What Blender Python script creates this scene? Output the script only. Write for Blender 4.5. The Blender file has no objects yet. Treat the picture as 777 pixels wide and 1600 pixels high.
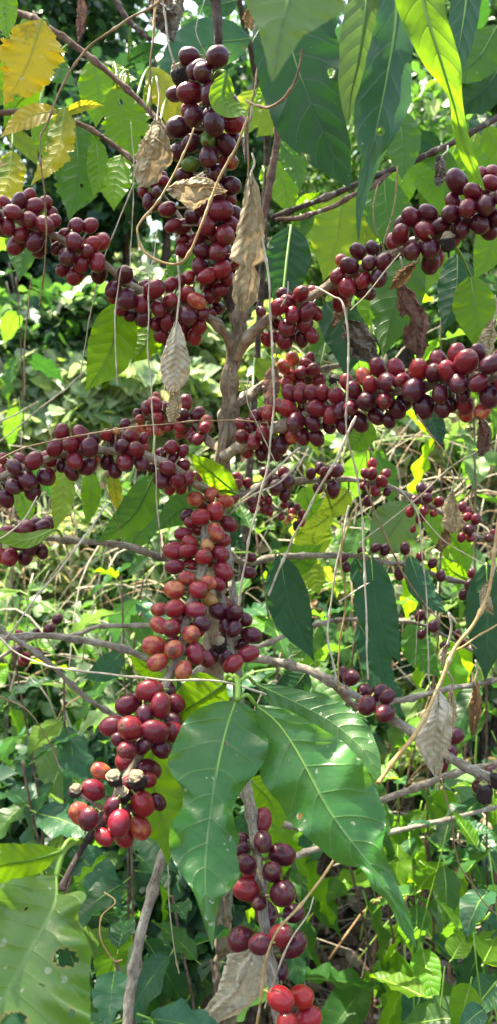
import bpy, math, random
import numpy as np
from mathutils import Vector, Matrix, noise as mnoise
PI = math.pi
RNG = random.Random(7)
NR = np.random.default_rng(7)
scene = bpy.context.scene
COL = scene.collection

# ------------------------------------------------------------------ camera
F = 800 / math.tan(math.radians(35))
PITCH = math.radians(-6)
CAM = Vector((0, 0, 1.4))
RIGHT = Vector((1, 0, 0))
FWD = Vector((0, math.cos(PITCH), math.sin(PITCH)))
UP = Vector((0, -math.sin(PITCH), math.cos(PITCH)))
cd = bpy.data.cameras.new('camera'); cam = bpy.data.objects.new('camera', cd); COL.objects.link(cam)
cam.location = CAM; cam.rotation_euler = (math.radians(90) + PITCH, 0, 0)
cd.sensor_fit = 'VERTICAL'; cd.sensor_height = 24; cd.lens = 12 / math.tan(math.radians(35))
cd.clip_start = .01; cd.clip_end = 500
cd.dof.use_dof = True; cd.dof.focus_distance = .5; cd.dof.aperture_fstop = cd.lens / 2.2
scene.camera = cam

def P(x, y, d):
    """a point of the place seen at photo pixel x, y, at distance d in front of the lens"""
    return CAM + RIGHT * ((x - 388.5) / F * d) + UP * ((800 - y) / F * d) + FWD * d

def terrain(x, y):
    h = .03 * math.sin(x * 2.1 + y) + .03 * math.sin(y * 3.3 - x * 1.3)
    t = max(0., y - 2.6)
    h += t * t * .55 / (t + 1.2) * 1.25
    h += .10 * math.sin(x * .9 + 1) * min(1, t)
    s = max(0., abs(x) - 2.0)
    return h + .25 * s * s / (s + 1)

# ------------------------------------------------------------------ materials
class NT:
    def __init__(s, name):
        s.m = bpy.data.materials.new(name); s.m.use_nodes = True
        s.t = s.m.node_tree; s.t.nodes.clear()
        s.out = s.t.nodes.new('ShaderNodeOutputMaterial')
    def n(s, typ, **kw):
        nd = s.t.nodes.new('ShaderNode' + typ)
        for k, v in kw.items(): setattr(nd, k, v)
        return nd
    def l(s, a, b): s.t.links.new(a, b)
    def put(s, sock, v):
        if isinstance(v, bpy.types.NodeSocket): s.l(v, sock)
        elif isinstance(v, (tuple, list)) and len(v) == 3 and sock.type == 'RGBA': sock.default_value = (*v, 1)
        else: sock.default_value = v
    def math(s, op, a, b=0., c=0., clamp=False):
        nd = s.n('Math', operation=op, use_clamp=clamp)
        for i, v in enumerate((a, b, c)): s.put(nd.inputs[i], v)
        return nd.outputs[0]
    def mr(s, v, a, b, c=0., d=1.):
        nd = s.n('MapRange'); 
        for i, q in enumerate((v, a, b, c, d)): s.put(nd.inputs[i], q)
        return nd.outputs[0]
    def mix(s, f, a, b, mode='MIX'):
        nd = s.n('Mix', data_type='RGBA', blend_type=mode)
        s.put(nd.inputs[0], f); s.put(nd.inputs[6], a); s.put(nd.inputs[7], b)
        return nd.outputs[2]
    def noise(s, vec, scale, detail=3, rough=.55, dist=0.):
        nd = s.n('TexNoise'); s.l(vec, nd.inputs['Vector'])
        nd.inputs['Scale'].default_value = scale; nd.inputs['Detail'].default_value = detail
        nd.inputs['Roughness'].default_value = rough; nd.inputs['Distortion'].default_value = dist
        return nd.outputs['Fac']
    def ramp(s, f, stops):
        nd = s.n('ValToRGB'); cr = nd.color_ramp
        while len(cr.elements) < len(stops): cr.elements.new(.5)
        for e, (p, c) in zip(cr.elements, stops): e.position = p; e.color = (*c, 1)
        s.put(nd.inputs[0], f); return nd.outputs[0]
    def bump(s, h, strength=.4, dist=.001):
        nd = s.n('Bump'); nd.inputs['Strength'].default_value = strength; nd.inputs['Distance'].default_value = dist
        s.l(h, nd.inputs['Height']); return nd.outputs[0]
    def pri(s, col, rough, normal=None, spec=.5, coat=0., coatr=.2, sheen=0.):
        p = s.n('BsdfPrincipled'); s.put(p.inputs['Base Color'], col); s.put(p.inputs['Roughness'], rough)
        s.put(p.inputs['Specular IOR Level'], spec); p.inputs['Coat Weight'].default_value = coat
        p.inputs['Coat Roughness'].default_value = coatr
        if normal is not None: s.l(normal, p.inputs['Normal'])
        return p.outputs[0]
    def done(s, sh): s.l(sh, s.out.inputs[0]); return s.m

def leaf_mat(name, base, light, vein, trans, tmix=.35, rough=.36, nv=9., spots=0., blotch=None, dirt=.0, spec=.30, bd=.0012):
    t = NT(name)
    tc = t.n('TexCoord'); uv = tc.outputs['UV']; ob = tc.outputs['Object']
    sx = t.n('SeparateXYZ'); t.l(uv, sx.inputs[0]); u, v = sx.outputs[0], sx.outputs[1]
    a = t.math('MULTIPLY', t.math('ABSOLUTE', t.math('SUBTRACT', v, .5)), 2.)
    oi = t.n('ObjectInfo').outputs['Random']
    nz = t.noise(ob, 22, 3)
    s_ = t.math('SUBTRACT', t.math('MULTIPLY', u, nv), t.math('MULTIPLY', t.math('POWER', a, 1.25), 1.25))
    s_ = t.math('ADD', s_, t.math('MULTIPLY', nz, .5))
    pp = t.math('PINGPONG', s_, .5)
    lat = t.math('MULTIPLY', t.mr(pp, .0, .06, 1., 0.), t.mr(a, .75, 1., 1., 0.))
    mid = t.mr(a, .012, .05, 1., 0.)
    vm = t.math('MAXIMUM', mid, t.math('MULTIPLY', lat, .55))
    n2 = t.noise(ob, 45, 4, .6)
    col = t.mix(t.mr(n2, .3, .72), base, light)
    hs = t.n('HueSaturation'); t.put(hs.inputs['Hue'], t.mr(oi, 0., 1., .485, .515)); t.put(hs.inputs['Value'], t.mr(oi, 0., 1., .8, 1.2))
    t.l(col, hs.inputs['Color']); col = hs.outputs[0]
    tcol = trans
    if blotch:
        bm = t.mr(t.noise(ob, blotch[1], 5, .62), blotch[2], blotch[2] + .12)
        col = t.mix(bm, col, blotch[0]); tcol = t.mix(bm, trans, tuple(min(1, q * 1.3) for q in blotch[0]))
    col = t.mix(t.math('MULTIPLY', vm, .36), col, vein)
    at = t.n('Attribute', attribute_name='rim')
    col = t.mix(at.outputs['Fac'], col, (.30, .22, .06))
    rg = rough
    if spots:
        wob = t.n('TexNoise'); t.l(ob, wob.inputs['Vector']); wob.inputs['Scale'].default_value = 260
        wv = t.n('VectorMath', operation='SCALE'); t.l(wob.outputs['Color'], wv.inputs[0]); wv.inputs['Scale'].default_value = .006
        wa = t.n('VectorMath', operation='ADD'); t.l(ob, wa.inputs[0]); t.l(wv.outputs[0], wa.inputs[1])
        vo = t.n('TexVoronoi'); t.l(wa.outputs[0], vo.inputs['Vector']); vo.inputs['Scale'].default_value = 170
        sz = t.math('MULTIPLY', t.mr(t.noise(ob, 60, 1), .48, .75), .20 * spots)
        sm = t.math('LESS_THAN', vo.outputs['Distance'], sz)
        col = t.mix(t.math('MULTIPLY', sm, .7), col, (.55, .55, .45))
        vb = t.n('TexVoronoi'); t.l(wa.outputs[0], vb.inputs['Vector']); vb.inputs['Scale'].default_value = 38
        bsz = t.math('MULTIPLY', t.mr(t.noise(ob, 30, 1), .56, .8), .16 * spots)
        col = t.mix(t.math('LESS_THAN', vb.outputs['Distance'], bsz), col, (.28, .12, .03))
        rg = t.math('ADD', t.mr(n2, .3, .7, rough - .04, rough + .10), t.math('MULTIPLY', sm, .4))
    if dirt:
        dm = t.math('MULTIPLY', t.mr(t.noise(ob, 14, 5, .7), .45, .75), dirt)
        col = t.mix(dm, col, (.30, .31, .20))
    h = t.math('ADD', t.math('MULTIPLY', t.math('POWER', pp, .6), .9), t.math('MULTIPLY', vm, -.25))
    h = t.math('ADD', h, t.math('MULTIPLY', t.noise(ob, 300, 3), .25))
    nm = t.bump(h, .6, bd)
    pr = t.pri(col, rg, nm, spec)
    tr = t.n('BsdfTranslucent'); t.put(tr.inputs[0], t.mix(t.math('MULTIPLY', vm, .5), tcol, t.mix(.5, tcol, vein))); t.l(nm, tr.inputs['Normal'])
    ms = t.n('MixShader'); ms.inputs[0].default_value = tmix; t.l(pr, ms.inputs[1]); t.l(tr.outputs[0], ms.inputs[2])
    return t.done(ms.outputs[0])

def crumple_mat(name, c1, c2, c3, tmix=.15):
    t = NT(name); tc = t.n('TexCoord'); ob = tc.outputs['Object']; uv = tc.outputs['UV']
    sx = t.n('SeparateXYZ'); t.l(uv, sx.inputs[0])
    a = t.math('ABSOLUTE', t.math('SUBTRACT', sx.outputs[1], .5))
    n1 = t.noise(ob, 30, 5, .65); n2 = t.noise(ob, 160, 4, .6)
    col = t.ramp(n1, [(.3, c1), (.52, c2), (.72, c3)])
    col = t.mix(t.math('MULTIPLY', t.mr(a, .01, .035, 1, 0), .5), col, tuple(q * .6 for q in c2))
    col = t.mix(t.math('MULTIPLY', t.mr(n2, .55, .7), .5), col, tuple(q * .55 for q in c1))
    w = t.math('PINGPONG', t.math('ADD', t.math('MULTIPLY', sx.outputs[0], 12.), t.math('MULTIPLY', a, -3.5)), .5)
    h = t.math('ADD', t.math('MULTIPLY', w, 1.2), t.math('ADD', n2, n1))
    nm = t.bump(h, .9, .0018)
    pr = t.pri(col, .85, nm, .2)
    tr = t.n('BsdfTranslucent'); t.put(tr.inputs[0], col)
    ms = t.n('MixShader'); ms.inputs[0].default_value = tmix; t.l(pr, ms.inputs[1]); t.l(tr.outputs[0], ms.inputs[2])
    return t.done(ms.outputs[0])

def bark_mat(name, c1, c2, c3, stretch=(16, 90), bs=.9, bd=.0012, rough=.9, green=None):
    t = NT(name); tc = t.n('TexCoord'); mp = t.n('Mapping'); t.l(tc.outputs['UV'], mp.inputs[0])
    mp.inputs['Scale'].default_value = (stretch[0], stretch[1], 1)
    n1 = t.noise(mp.outputs[0], 1.0, 7, .72, .8); n2 = t.noise(tc.outputs['Object'], 55, 4, .6); n3 = t.noise(tc.outputs['Object'], 350, 3, .6)
    col = t.ramp(n1, [(.30, c1), (.5, c2), (.68, c3)])
    col = t.mix(t.math('MULTIPLY', t.mr(n2, .5, .7), .6), col, tuple(min(1, q * 1.35 + .02) for q in c3))
    col = t.mix(t.math('MULTIPLY', t.mr(n2, .42, .30), .7), col, tuple(q * .5 for q in c1))
    if green: col = t.mix(t.mr(t.noise(tc.outputs['Object'], 25, 2), .55, .6), col, green)
    n4 = t.noise(mp.outputs[0], 3.2, 5, .7, .3)
    crack = t.mr(n4, .40, .34); col = t.mix(t.math('MULTIPLY', crack, .75), col, tuple(q * .35 for q in c1))
    lich = t.math('MULTIPLY', t.mr(t.noise(tc.outputs['Object'], 130, 4, .7), .60, .66), .55); col = t.mix(lich, col, (.55, .56, .46))
    n1 = t.math('SUBTRACT', n1, t.math('MULTIPLY', crack, .6))
    h = t.math('ADD', t.math('MULTIPLY', n1, 1.4), t.math('MULTIPLY', n3, .5))
    return t.done(t.pri(col, rough, t.bump(h, bs, bd), .25))

def cherry_mat(name, base, alt, alt_amt, var=.25, rough=.27, kind='c'):
    t = NT(name); tc = t.n('TexCoord'); ob = tc.outputs['Object']
    oi = t.n('ObjectInfo'); rnd = oi.outputs['Random']
    off = t.n('VectorMath', operation='ADD'); t.l(ob, off.inputs[0])
    sc = t.n('VectorMath', operation='SCALE'); t.l(oi.outputs['Location'], sc.inputs[0]); sc.inputs['Scale'].default_value = 300
    t.l(sc.outputs[0], off.inputs[1]); vec = off.outputs[0]
    sz = t.n('SeparateXYZ'); t.l(ob, sz.inputs[0]); z = sz.outputs[2]
    n1 = t.noise(vec, 1.1, 3, .5); n2 = t.noise(vec, 9, 5, .65)
    col = t.mix(t.mr(t.math('ADD', n1, t.math('MULTIPLY', t.math('SUBTRACT', n2, .5), .35)), .62 - alt_amt, .80 - alt_amt), base, alt)
    hs = t.n('HueSaturation'); t.put(hs.inputs['Value'], t.mr(rnd, 0., 1., 1 - var, 1 + var)); t.put(hs.inputs['Hue'], t.mr(rnd, 0., 1., .494, .508)); t.l(col, hs.inputs['Color']); col = hs.outputs[0]
    # pale lenticels, dusty bloom
    vo = t.n('TexVoronoi'); t.l(vec, vo.inputs['Vector']); vo.inputs['Scale'].default_value = 7
    sp = t.math('MULTIPLY', t.math('LESS_THAN', vo.outputs['Distance'], t.math('MULTIPLY', t.mr(n2, .45, .8), .22)), .45)
    col = t.mix(sp, col, (.42, .20, .16))
    col = t.mix(t.math('MULTIPLY', t.mr(n2, .5, .75), .07), col, (.5, .38, .42))
    scar = t.mr(t.noise(vec, 2.3, 5, .75, .8), .70, .73)
    col = t.mix(t.math('MULTIPLY', scar, .7), col, (.34, .22, .12))
    rg = t.mr(n2, .3, .7, rough - .05, rough + .12)
    col = t.mix(t.mr(z, 1.02, 1.09, 0, .8), col, (.12, .05, .03))
    col = t.mix(t.mr(z, -1.10, -1.15), col, (.20, .22, .06))
    h = t.math('ADD', t.math('MULTIPLY', n2, .5), t.math('MULTIPLY', t.noise(vec, 2.5, 2), 1.))
    nm = t.bump(h, .25, .0012)
    if kind == 'k':
        zz = t.math('ADD', z, t.math('MULTIPLY', t.math('SUBTRACT', n2, .5), .7))
        tan = t.ramp(n2, [(.3, (.14, .09, .05)), (.5, (.40, .31, .19)), (.7, (.62, .52, .36))])
        col = t.mix(t.mr(zz, .42, .50), (.018, .010, .012), tan); rg = t.mr(zz, .42, .5, .45, .9)
        nm = t.bump(h, .9, .003)
    p = t.n('BsdfPrincipled'); t.put(p.inputs['Base Color'], col); t.put(p.inputs['Roughness'], rg); t.l(nm, p.inputs['Normal'])
    if kind == 'c':
        p.inputs['Specular IOR Level'].default_value = .28; p.inputs['Coat Weight'].default_value = .45; p.inputs['Coat Roughness'].default_value = .10
    return t.done(p.outputs[0])

def foliage_mat(name, stops, trans, tmix=.35, rough=.45):
    t = NT(name); g = t.n('NewGeometry'); r = g.outputs['Random Per Island']
    col = t.ramp(r, stops)
    tc = t.n('TexCoord')
    col = t.mix(t.math('MULTIPLY', t.mr(t.noise(tc.outputs['Object'], 40, 2), .4, .7), .3), col, tuple(min(1, q * 1.5) for q in stops[-1][1]))
    pr = t.pri(col, rough, None, .32)
    tr = t.n('BsdfTranslucent'); t.put(tr.inputs[0], t.mix(.5, trans, t.mix(1., col, (2.6, 2.6, 2.0), 'MULTIPLY')))
    ms = t.n('MixShader'); ms.inputs[0].default_value = tmix; t.l(pr, ms.inputs[1]); t.l(tr.outputs[0], ms.inputs[2])
    return t.done(ms.outputs[0])

M = {}
M['green'] = leaf_mat('leaf_green', (.026, .085, .022), (.045, .125, .028), (.22, .34, .09), (.22, .52, .03), .38, .36, 9, spots=1.)
M['hero'] = leaf_mat('leaf_hero', (.024, .105, .022), (.052, .165, .032), (.30, .46, .15), (.20, .50, .05), .34, .28, 10, spots=1.6, dirt=.28, spec=.6, bd=.0016)
M['dusty'] = leaf_mat('leaf_dusty', (.060, .185, .024), (.15, .29, .06), (.34, .48, .16), (.30, .56, .05), .36, .25, 10, spots=1.8, dirt=.45, spec=.6, bd=.0015)
M['dark'] = leaf_mat('leaf_dark', (.013, .060, .020), (.022, .085, .028), (.10, .20, .07), (.07, .26, .03), .22, .38, 9, spots=.7)
M['blue'] = leaf_mat('leaf_bluish', (.026, .098, .046), (.044, .135, .062), (.13, .24, .12), (.10, .30, .06), .22, .34, 9, spots=.8)
M['bright'] = leaf_mat('leaf_bright', (.065, .175, .012), (.10, .225, .016), (.34, .48, .12), (.38, .72, .02), .52, .38, 9, spots=.8)
M['pale'] = leaf_mat('leaf_pale', (.10, .19, .06), (.15, .25, .09), (.26, .38, .14), (.25, .45, .08), .32, .42, 9, spots=1.2, dirt=.3)
M['lime'] = leaf_mat('leaf_lime', (.12, .22, .015), (.18, .28, .02), (.40, .48, .10), (.48, .64, .05), .48, .42, 9, spots=1.)
M['yellow'] = leaf_mat('leaf_yellow', (.38, .34, .015), (.50, .42, .02), (.60, .54, .14), (.90, .80, .04), .48, .42, 9, spots=1.6, blotch=((.14, .25, .015), 16, .50))
M['amber'] = leaf_mat('leaf_amber', (.46, .33, .012), (.52, .39, .02), (.52, .48, .10), (.90, .66, .04), .46, .45, 9, spots=2.2, blotch=((.24, .16, .015), 22, .54))
M['tan'] = crumple_mat('dead_leaf_tan', (.30, .21, .11), (.54, .43, .27), (.70, .60, .42), .30)
M['cream'] = crumple_mat('dead_leaf_cream', (.44, .36, .24), (.68, .60, .46), (.80, .74, .60), .30)
M['brown'] = crumple_mat('dead_leaf_brown', (.14, .075, .035), (.30, .18, .085), (.44, .30, .15), .28)
M['grey'] = crumple_mat('dead_leaf_grey', (.10, .085, .065), (.22, .19, .15), (.38, .34, .27), .12)
M['purple'] = crumple_mat('dead_leaf_purple', (.12, .055, .045), (.23, .13, .105), (.34, .23, .17), .25)
M['bark'] = bark_mat('bark_trunk', (.15, .10, .065), (.36, .27, .18), (.56, .46, .34), (34, 50), 1.0, .0035)
M['twig'] = bark_mat('bark_branch', (.16, .11, .075), (.34, .26, .18), (.48, .41, .32), (14, 95), .9, .0018)
M['greybark'] = bark_mat('bark_grey', (.13, .10, .075), (.31, .26, .20), (.50, .45, .37), (14, 95), .9, .0018)
M['darkbark'] = bark_mat('bark_dark', (.030, .018, .018), (.075, .050, .045), (.15, .12, .10), (14, 95), .6, .0008)
M['redbark'] = bark_mat('bark_reddish', (.06, .028, .022), (.15, .085, .065), (.26, .18, .14), (14, 95), .6, .0008)
M['gold'] = bark_mat('dry_vine_gold', (.30, .17, .05), (.46, .30, .12), (.58, .43, .22), (8, 120), .4, .0004, .6)
M['straw'] = bark_mat('dry_vine_straw', (.34, .27, .17), (.52, .44, .32), (.66, .60, .48), (8, 120), .4, .0004, .7)
M['vineb'] = bark_mat('dry_vine_brown', (.16, .09, .05), (.30, .19, .10), (.42, .31, .19), (8, 120), .4, .0004, .7)
M['petiole'] = NT('petiole_green'); M['petiole'] = M['petiole'].done(M['petiole'].pri((.20, .36, .05), .45))
CH = {
 'r': cherry_mat('cherry_red', (.165, .009, .022), (.25, .022, .028), .0),
 'd': cherry_mat('cherry_maroon', (.075, .006, .019), (.13, .010, .024), .0, .22, .30),
 'b': cherry_mat('cherry_bright', (.235, .011, .025), (.33, .035, .034), .0, .2),
 'R': cherry_mat('cherry_scarlet', (.36, .014, .024), (.42, .07, .04), .0, .1),
 'o': cherry_mat('cherry_orange', (.33, .030, .030), (.50, .16, .06), .16, .15),
 'y': cherry_mat('cherry_turning', (.38, .075, .04), (.50, .26, .07), .25, .15),
 'g': cherry_mat('cherry_green', (.11, .20, .03), (.16, .26, .05), .1, .1),
 'k': cherry_mat('cherry_dried', (.02, .01, .01), (.03, .02, .02), 0, .1, .5, 'k'),
 'n': cherry_mat('cherry_black', (.012, .010, .014), (.03, .02, .02), 0, .2, .42),
}
F_ = foliage_mat
FM = {
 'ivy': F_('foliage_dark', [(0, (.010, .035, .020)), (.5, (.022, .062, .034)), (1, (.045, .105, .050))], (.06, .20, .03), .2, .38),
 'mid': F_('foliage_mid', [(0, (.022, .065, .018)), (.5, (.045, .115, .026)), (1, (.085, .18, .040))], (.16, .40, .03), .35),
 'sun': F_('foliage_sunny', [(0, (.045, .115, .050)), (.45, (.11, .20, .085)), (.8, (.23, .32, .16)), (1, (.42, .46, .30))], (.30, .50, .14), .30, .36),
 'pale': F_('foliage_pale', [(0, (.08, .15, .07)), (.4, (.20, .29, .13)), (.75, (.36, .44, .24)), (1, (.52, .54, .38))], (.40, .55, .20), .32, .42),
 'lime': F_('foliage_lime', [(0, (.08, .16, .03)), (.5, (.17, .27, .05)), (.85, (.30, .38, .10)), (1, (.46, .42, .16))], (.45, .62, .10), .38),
 'straw': F_('foliage_dry', [(0, (.16, .09, .04)), (.5, (.33, .24, .12)), (1, (.50, .43, .27))], (.4, .3, .15), .3, .8),
}

# ------------------------------------------------------------------ object helpers
WLOC = {}
def tag(o, label, cat, group=None, kind=None):
    if label: o['label'] = label
    if cat: o['category'] = cat
    if group: o['group'] = group
    if kind: o['kind'] = kind
    return o
def thing(name, loc, label, cat, group=None):
    o = bpy.data.objects.new(name, None); COL.objects.link(o); o.location = loc; o.empty_display_size = .02
    WLOC[o] = Vector(loc); return tag(o, label, cat, group)
def link(name, me, parent=None, origin=None):
    o = bpy.data.objects.new(name, me); COL.objects.link(o)
    w = Vector(origin) if origin is not None else Vector((0, 0, 0))
    WLOC[o] = w
    if parent is not None: o.parent = parent; o.location = w - WLOC[parent]
    else: o.location = w
    return o
def mesh_obj(name, vs, fs, mats, parent=None, uvs=None, fmat=None, origin=None, smooth=True, rim=None):
    vs = np.asarray([tuple(v) for v in vs] if not isinstance(vs, np.ndarray) else vs, dtype=np.float64)
    org = Vector(origin) if origin is not None else Vector(vs[0])
    me = bpy.data.meshes.new(name)
    me.from_pydata((vs - np.array(org)).tolist(), [], fs)
    for m in (mats if isinstance(mats, (list, tuple)) else [mats]): me.materials.append(m)
    if smooth: me.polygons.foreach_set('use_smooth', [True] * len(me.polygons))
    if fmat is not None: me.polygons.foreach_set('material_index', fmat)
    if uvs is not None:
        ul = me.uv_layers.new(name='UVMap'); li = np.zeros(len(me.loops), dtype=np.int32); me.loops.foreach_get('vertex_index', li)
        ul.data.foreach_set('uv', np.asarray(uvs, dtype=np.float32)[li].ravel())
    if rim is not None:
        at = me.attributes.new('rim', 'FLOAT', 'POINT'); at.data.foreach_set('value', np.asarray(rim, dtype=np.float32))
    me.update()
    return link(name, me, parent, org)

def crom(pts, n):
    """Catmull-Rom through points (any dimension)"""
    p = np.asarray(pts, dtype=float)
    if len(p) == 2: return p[0] + (p[1] - p[0]) * np.linspace(0, 1, n)[:, None]
    seg = np.linalg.norm(np.diff(p, axis=0)[:, :2] if p.shape[1] > 2 else np.diff(p, axis=0), axis=1) + 1e-9
    cum = np.concatenate([[0], np.cumsum(seg)]); cum /= cum[-1]
    q = np.vstack([2 * p[0] - p[1], p, 2 * p[-1] - p[-2]])
    out = []
    for s in np.linspace(0, 1, n):
        i = min(len(p) - 2, int(np.searchsorted(cum, s, side='right') - 1)); i = max(i, 0)
        t = (s - cum[i]) / (cum[i + 1] - cum[i]); t = min(max(t, 0), 1)
        a, b, c, d = q[i], q[i + 1], q[i + 2], q[i + 3]
        out.append(.5 * ((2 * b) + (-a + c) * t + (2 * a - 5 * b + 4 * c - d) * t * t + (-a + 3 * b - 3 * c + d) * t ** 3))
    return np.array(out)

def tube_data(pts, rad, sides=8, knob=0., knobs=(), jitter=0., seed=0, cap=True):
    """pts: world points (n,3); rad: radius per point -> verts, faces, uvs"""
    pts = np.asarray(pts, dtype=float); n = len(pts); rad = np.asarray(rad, dtype=float)
    tang = np.gradient(pts, axis=0); tang /= np.linalg.norm(tang, axis=1)[:, None] + 1e-12
    ref = np.array([.13, .98, .17]) if abs(tang[0][1]) < .8 else np.array([.98, .1, .17])
    vs, uv = [], []; L = 0; N = ref
    for i in range(n):
        if i: L += np.linalg.norm(pts[i] - pts[i - 1])
        N = N - tang[i] * N.dot(tang[i]); N /= np.linalg.norm(N); B = np.cross(tang[i], N)
        for k in range(sides + 1):
            a = 2 * PI * k / sides; kk = k % sides
            r = rad[i]
            if jitter: r *= 1 + jitter * mnoise.noise(Vector((math.cos(a) * 1.5 + seed, math.sin(a) * 1.5, L * 60)))
            if k < sides: vs.append(pts[i] + (N * math.cos(a) + B * math.sin(a)) * r)
            if k < sides: uv.append((kk / sides * .5 if kk <= sides / 2 else (1 - kk / sides) * .5, L))
    fs = [(i * sides + k, i * sides + (k + 1) % sides, (i + 1) * sides + (k + 1) % sides, (i + 1) * sides + k) for i in range(n - 1) for k in range(sides)]
    if cap:
        fs.append(tuple(range(sides - 1, -1, -1))); fs.append(tuple(range((n - 1) * sides, n * sides)))
    return vs, fs, uv

class MB:
    def __init__(s): s.v, s.f, s.uv, s.m, s.rim = [], [], [], [], []
    def add(s, v, f, uv, m=0, rim=None):
        o = len(s.v); s.v += [tuple(q) for q in v]; s.uv += [tuple(q) for q in uv]; s.f += [tuple(i + o for i in q) for q in f]
        s.m += [m] * len(f); s.rim += list(rim) if rim is not None else [0.] * len(v)
    def build(s, name, mats, parent=None, origin=None):
        return mesh_obj(name, np.array(s.v), s.f, mats, parent, s.uv, s.m, origin, True, s.rim)

PROF = ([0, .05, .15, .3, .45, .6, .75, .86, .93, 1], [.03, .36, .74, .97, 1., .88, .60, .29, .12, .008])
OVAL = ([0, .06, .18, .32, .5, .7, .86, .95, 1], [.05, .55, .95, 1., .88, .62, .32, .12, .008])
def leaf_grid(mid, w, wr=None, nu=28, nv=8, tilt=0., fold=.15, wave=.06, nw=4, roll=0., crump=0., holes=(), pleat=None, seed=0, prof=PROF, cseed=None, pillow=.012, edges=None, ragged=.06):
    """mid: [(px,py,depth)...]; w half-width px (number or [(t,w)...] table). Returns verts (world), faces, uvs, rim"""
    c = crom(mid, nu + 1); ts = np.linspace(0, 1, nu + 1)
    def wid(a):
        if isinstance(a, (int, float)): return np.interp(ts, *prof) * a
        return np.interp(ts, [q[0] for q in a], [q[1] for q in a])
    WL = wid(w); WR = wid(wr) if wr is not None else WL
    if edges:
        eL = crom(edges[0], nu + 1); eR = crom(edges[1], nu + 1)
        WL = np.hypot(*(eL[:, :2] - c[:, :2]).T); WR = np.hypot(*(eR[:, :2] - c[:, :2]).T)
    wmax = max(WL.max(), WR.max())
    vs, uv, rim, pxs = [], [], [], []
    g = np.gradient(c[:, :2], axis=0); g /= np.linalg.norm(g, axis=1)[:, None] + 1e-9
    L = np.linalg.norm(np.diff(c[:, :2], axis=0), axis=1).sum()
    jag = seed * 3.7
    for i, t in enumerate(ts):
        nx, ny = -g[i][1], g[i][0]
        for j in range(-nv, nv + 1):
            s = j / nv; W = (WL[i] if s < 0 else WR[i])
            q_ = 1 if s > 0 else 5
            W = W * (1 + ragged * (mnoise.noise(Vector((t * 8, jag, q_))) + .8 * mnoise.noise(Vector((t * 23, jag, q_))) + .5 * mnoise.noise(Vector((t * 60, jag, q_)))) * (1 if not edges else .5))
            wav = math.sin(2 * PI * nw * t + (0 if s < 0 else 1.9) + seed) + .6 * math.sin(2 * PI * nw * 1.7 * t + seed * 2.1 + (0 if s < 0 else 2.7))
            env = min(1, t * 5) * min(1, (1 - t) * 3)
            lat = s * W; dep = tilt * s * W + fold * abs(s) * W + wave * wmax * wav * abs(s) ** 2.2 * env
            if roll:
                an = s * roll; R_ = W / roll if roll else W
                lat = R_ * math.sin(an) if abs(roll) > .01 else lat
                dep += R_ * (1 - math.cos(an))
            if pillow:
                fr = (t * 10 - abs(s) ** 1.25 * 1.25) % 1.
                dep -= pillow * wmax * (1 - abs(2 * fr - 1) ** 2.0) * 1.2 * min(1, abs(s) * 4) * env
            if edges:
                e_ = eL[i] if s < 0 else eR[i]; k_ = abs(lat) / max(WL[i] if s < 0 else WR[i], 1e-6)
                x = c[i][0] + (e_[0] - c[i][0]) * k_; y = c[i][1] + (e_[1] - c[i][1]) * k_
            else:
                x = c[i][0] + nx * lat * -1; y = c[i][1] + ny * lat * -1
            if crump:
                q = Vector((x / 28 + seed, y / 28, s * 1.3)); q2 = q * 2.7
                a = mnoise.noise_vector(q) + mnoise.noise_vector(q2) * .55 + mnoise.noise_vector(q * 6.3) * .25
                x += a.x * crump * wmax; y += a.y * crump * wmax * .6; dep += a.z * crump * wmax * 1.6
                dep += (crump * .55 if pleat is None else pleat) * wmax * math.sin(s * 7 + t * 2 + seed + 2 * mnoise.noise(Vector((t * 3, s, seed))))
            d = c[i][2]
            vs.append(P(x, y, d + dep / F * d)); uv.append((t, .5 + s / 2)); pxs.append((x, y))
            rm = 0.
            for hx, hy, rx, ry in holes:
                k = math.hypot((x - hx) / rx, (y - hy) / ry)
                rm = max(rm, min(1, max(0, (1.30 - k) / .25)))
            rim.append(rm)
    C = 2 * nv + 1; fs = []
    for i in range(nu):
        for j in range(2 * nv):
            ids = (i * C + j, i * C + j + 1, (i + 1) * C + j + 1, (i + 1) * C + j)
            if holes:
                x = sum(pxs[k][0] for k in ids) / 4; y = sum(pxs[k][1] for k in ids) / 4
                if any(math.hypot((x - hx) / rx, (y - hy) / ry) < 1 + .35 * mnoise.noise(Vector((x / 6, y / 6, 3))) for hx, hy, rx, ry in holes): continue
            fs.append(ids)
    return vs, fs, uv, rim, c

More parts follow.
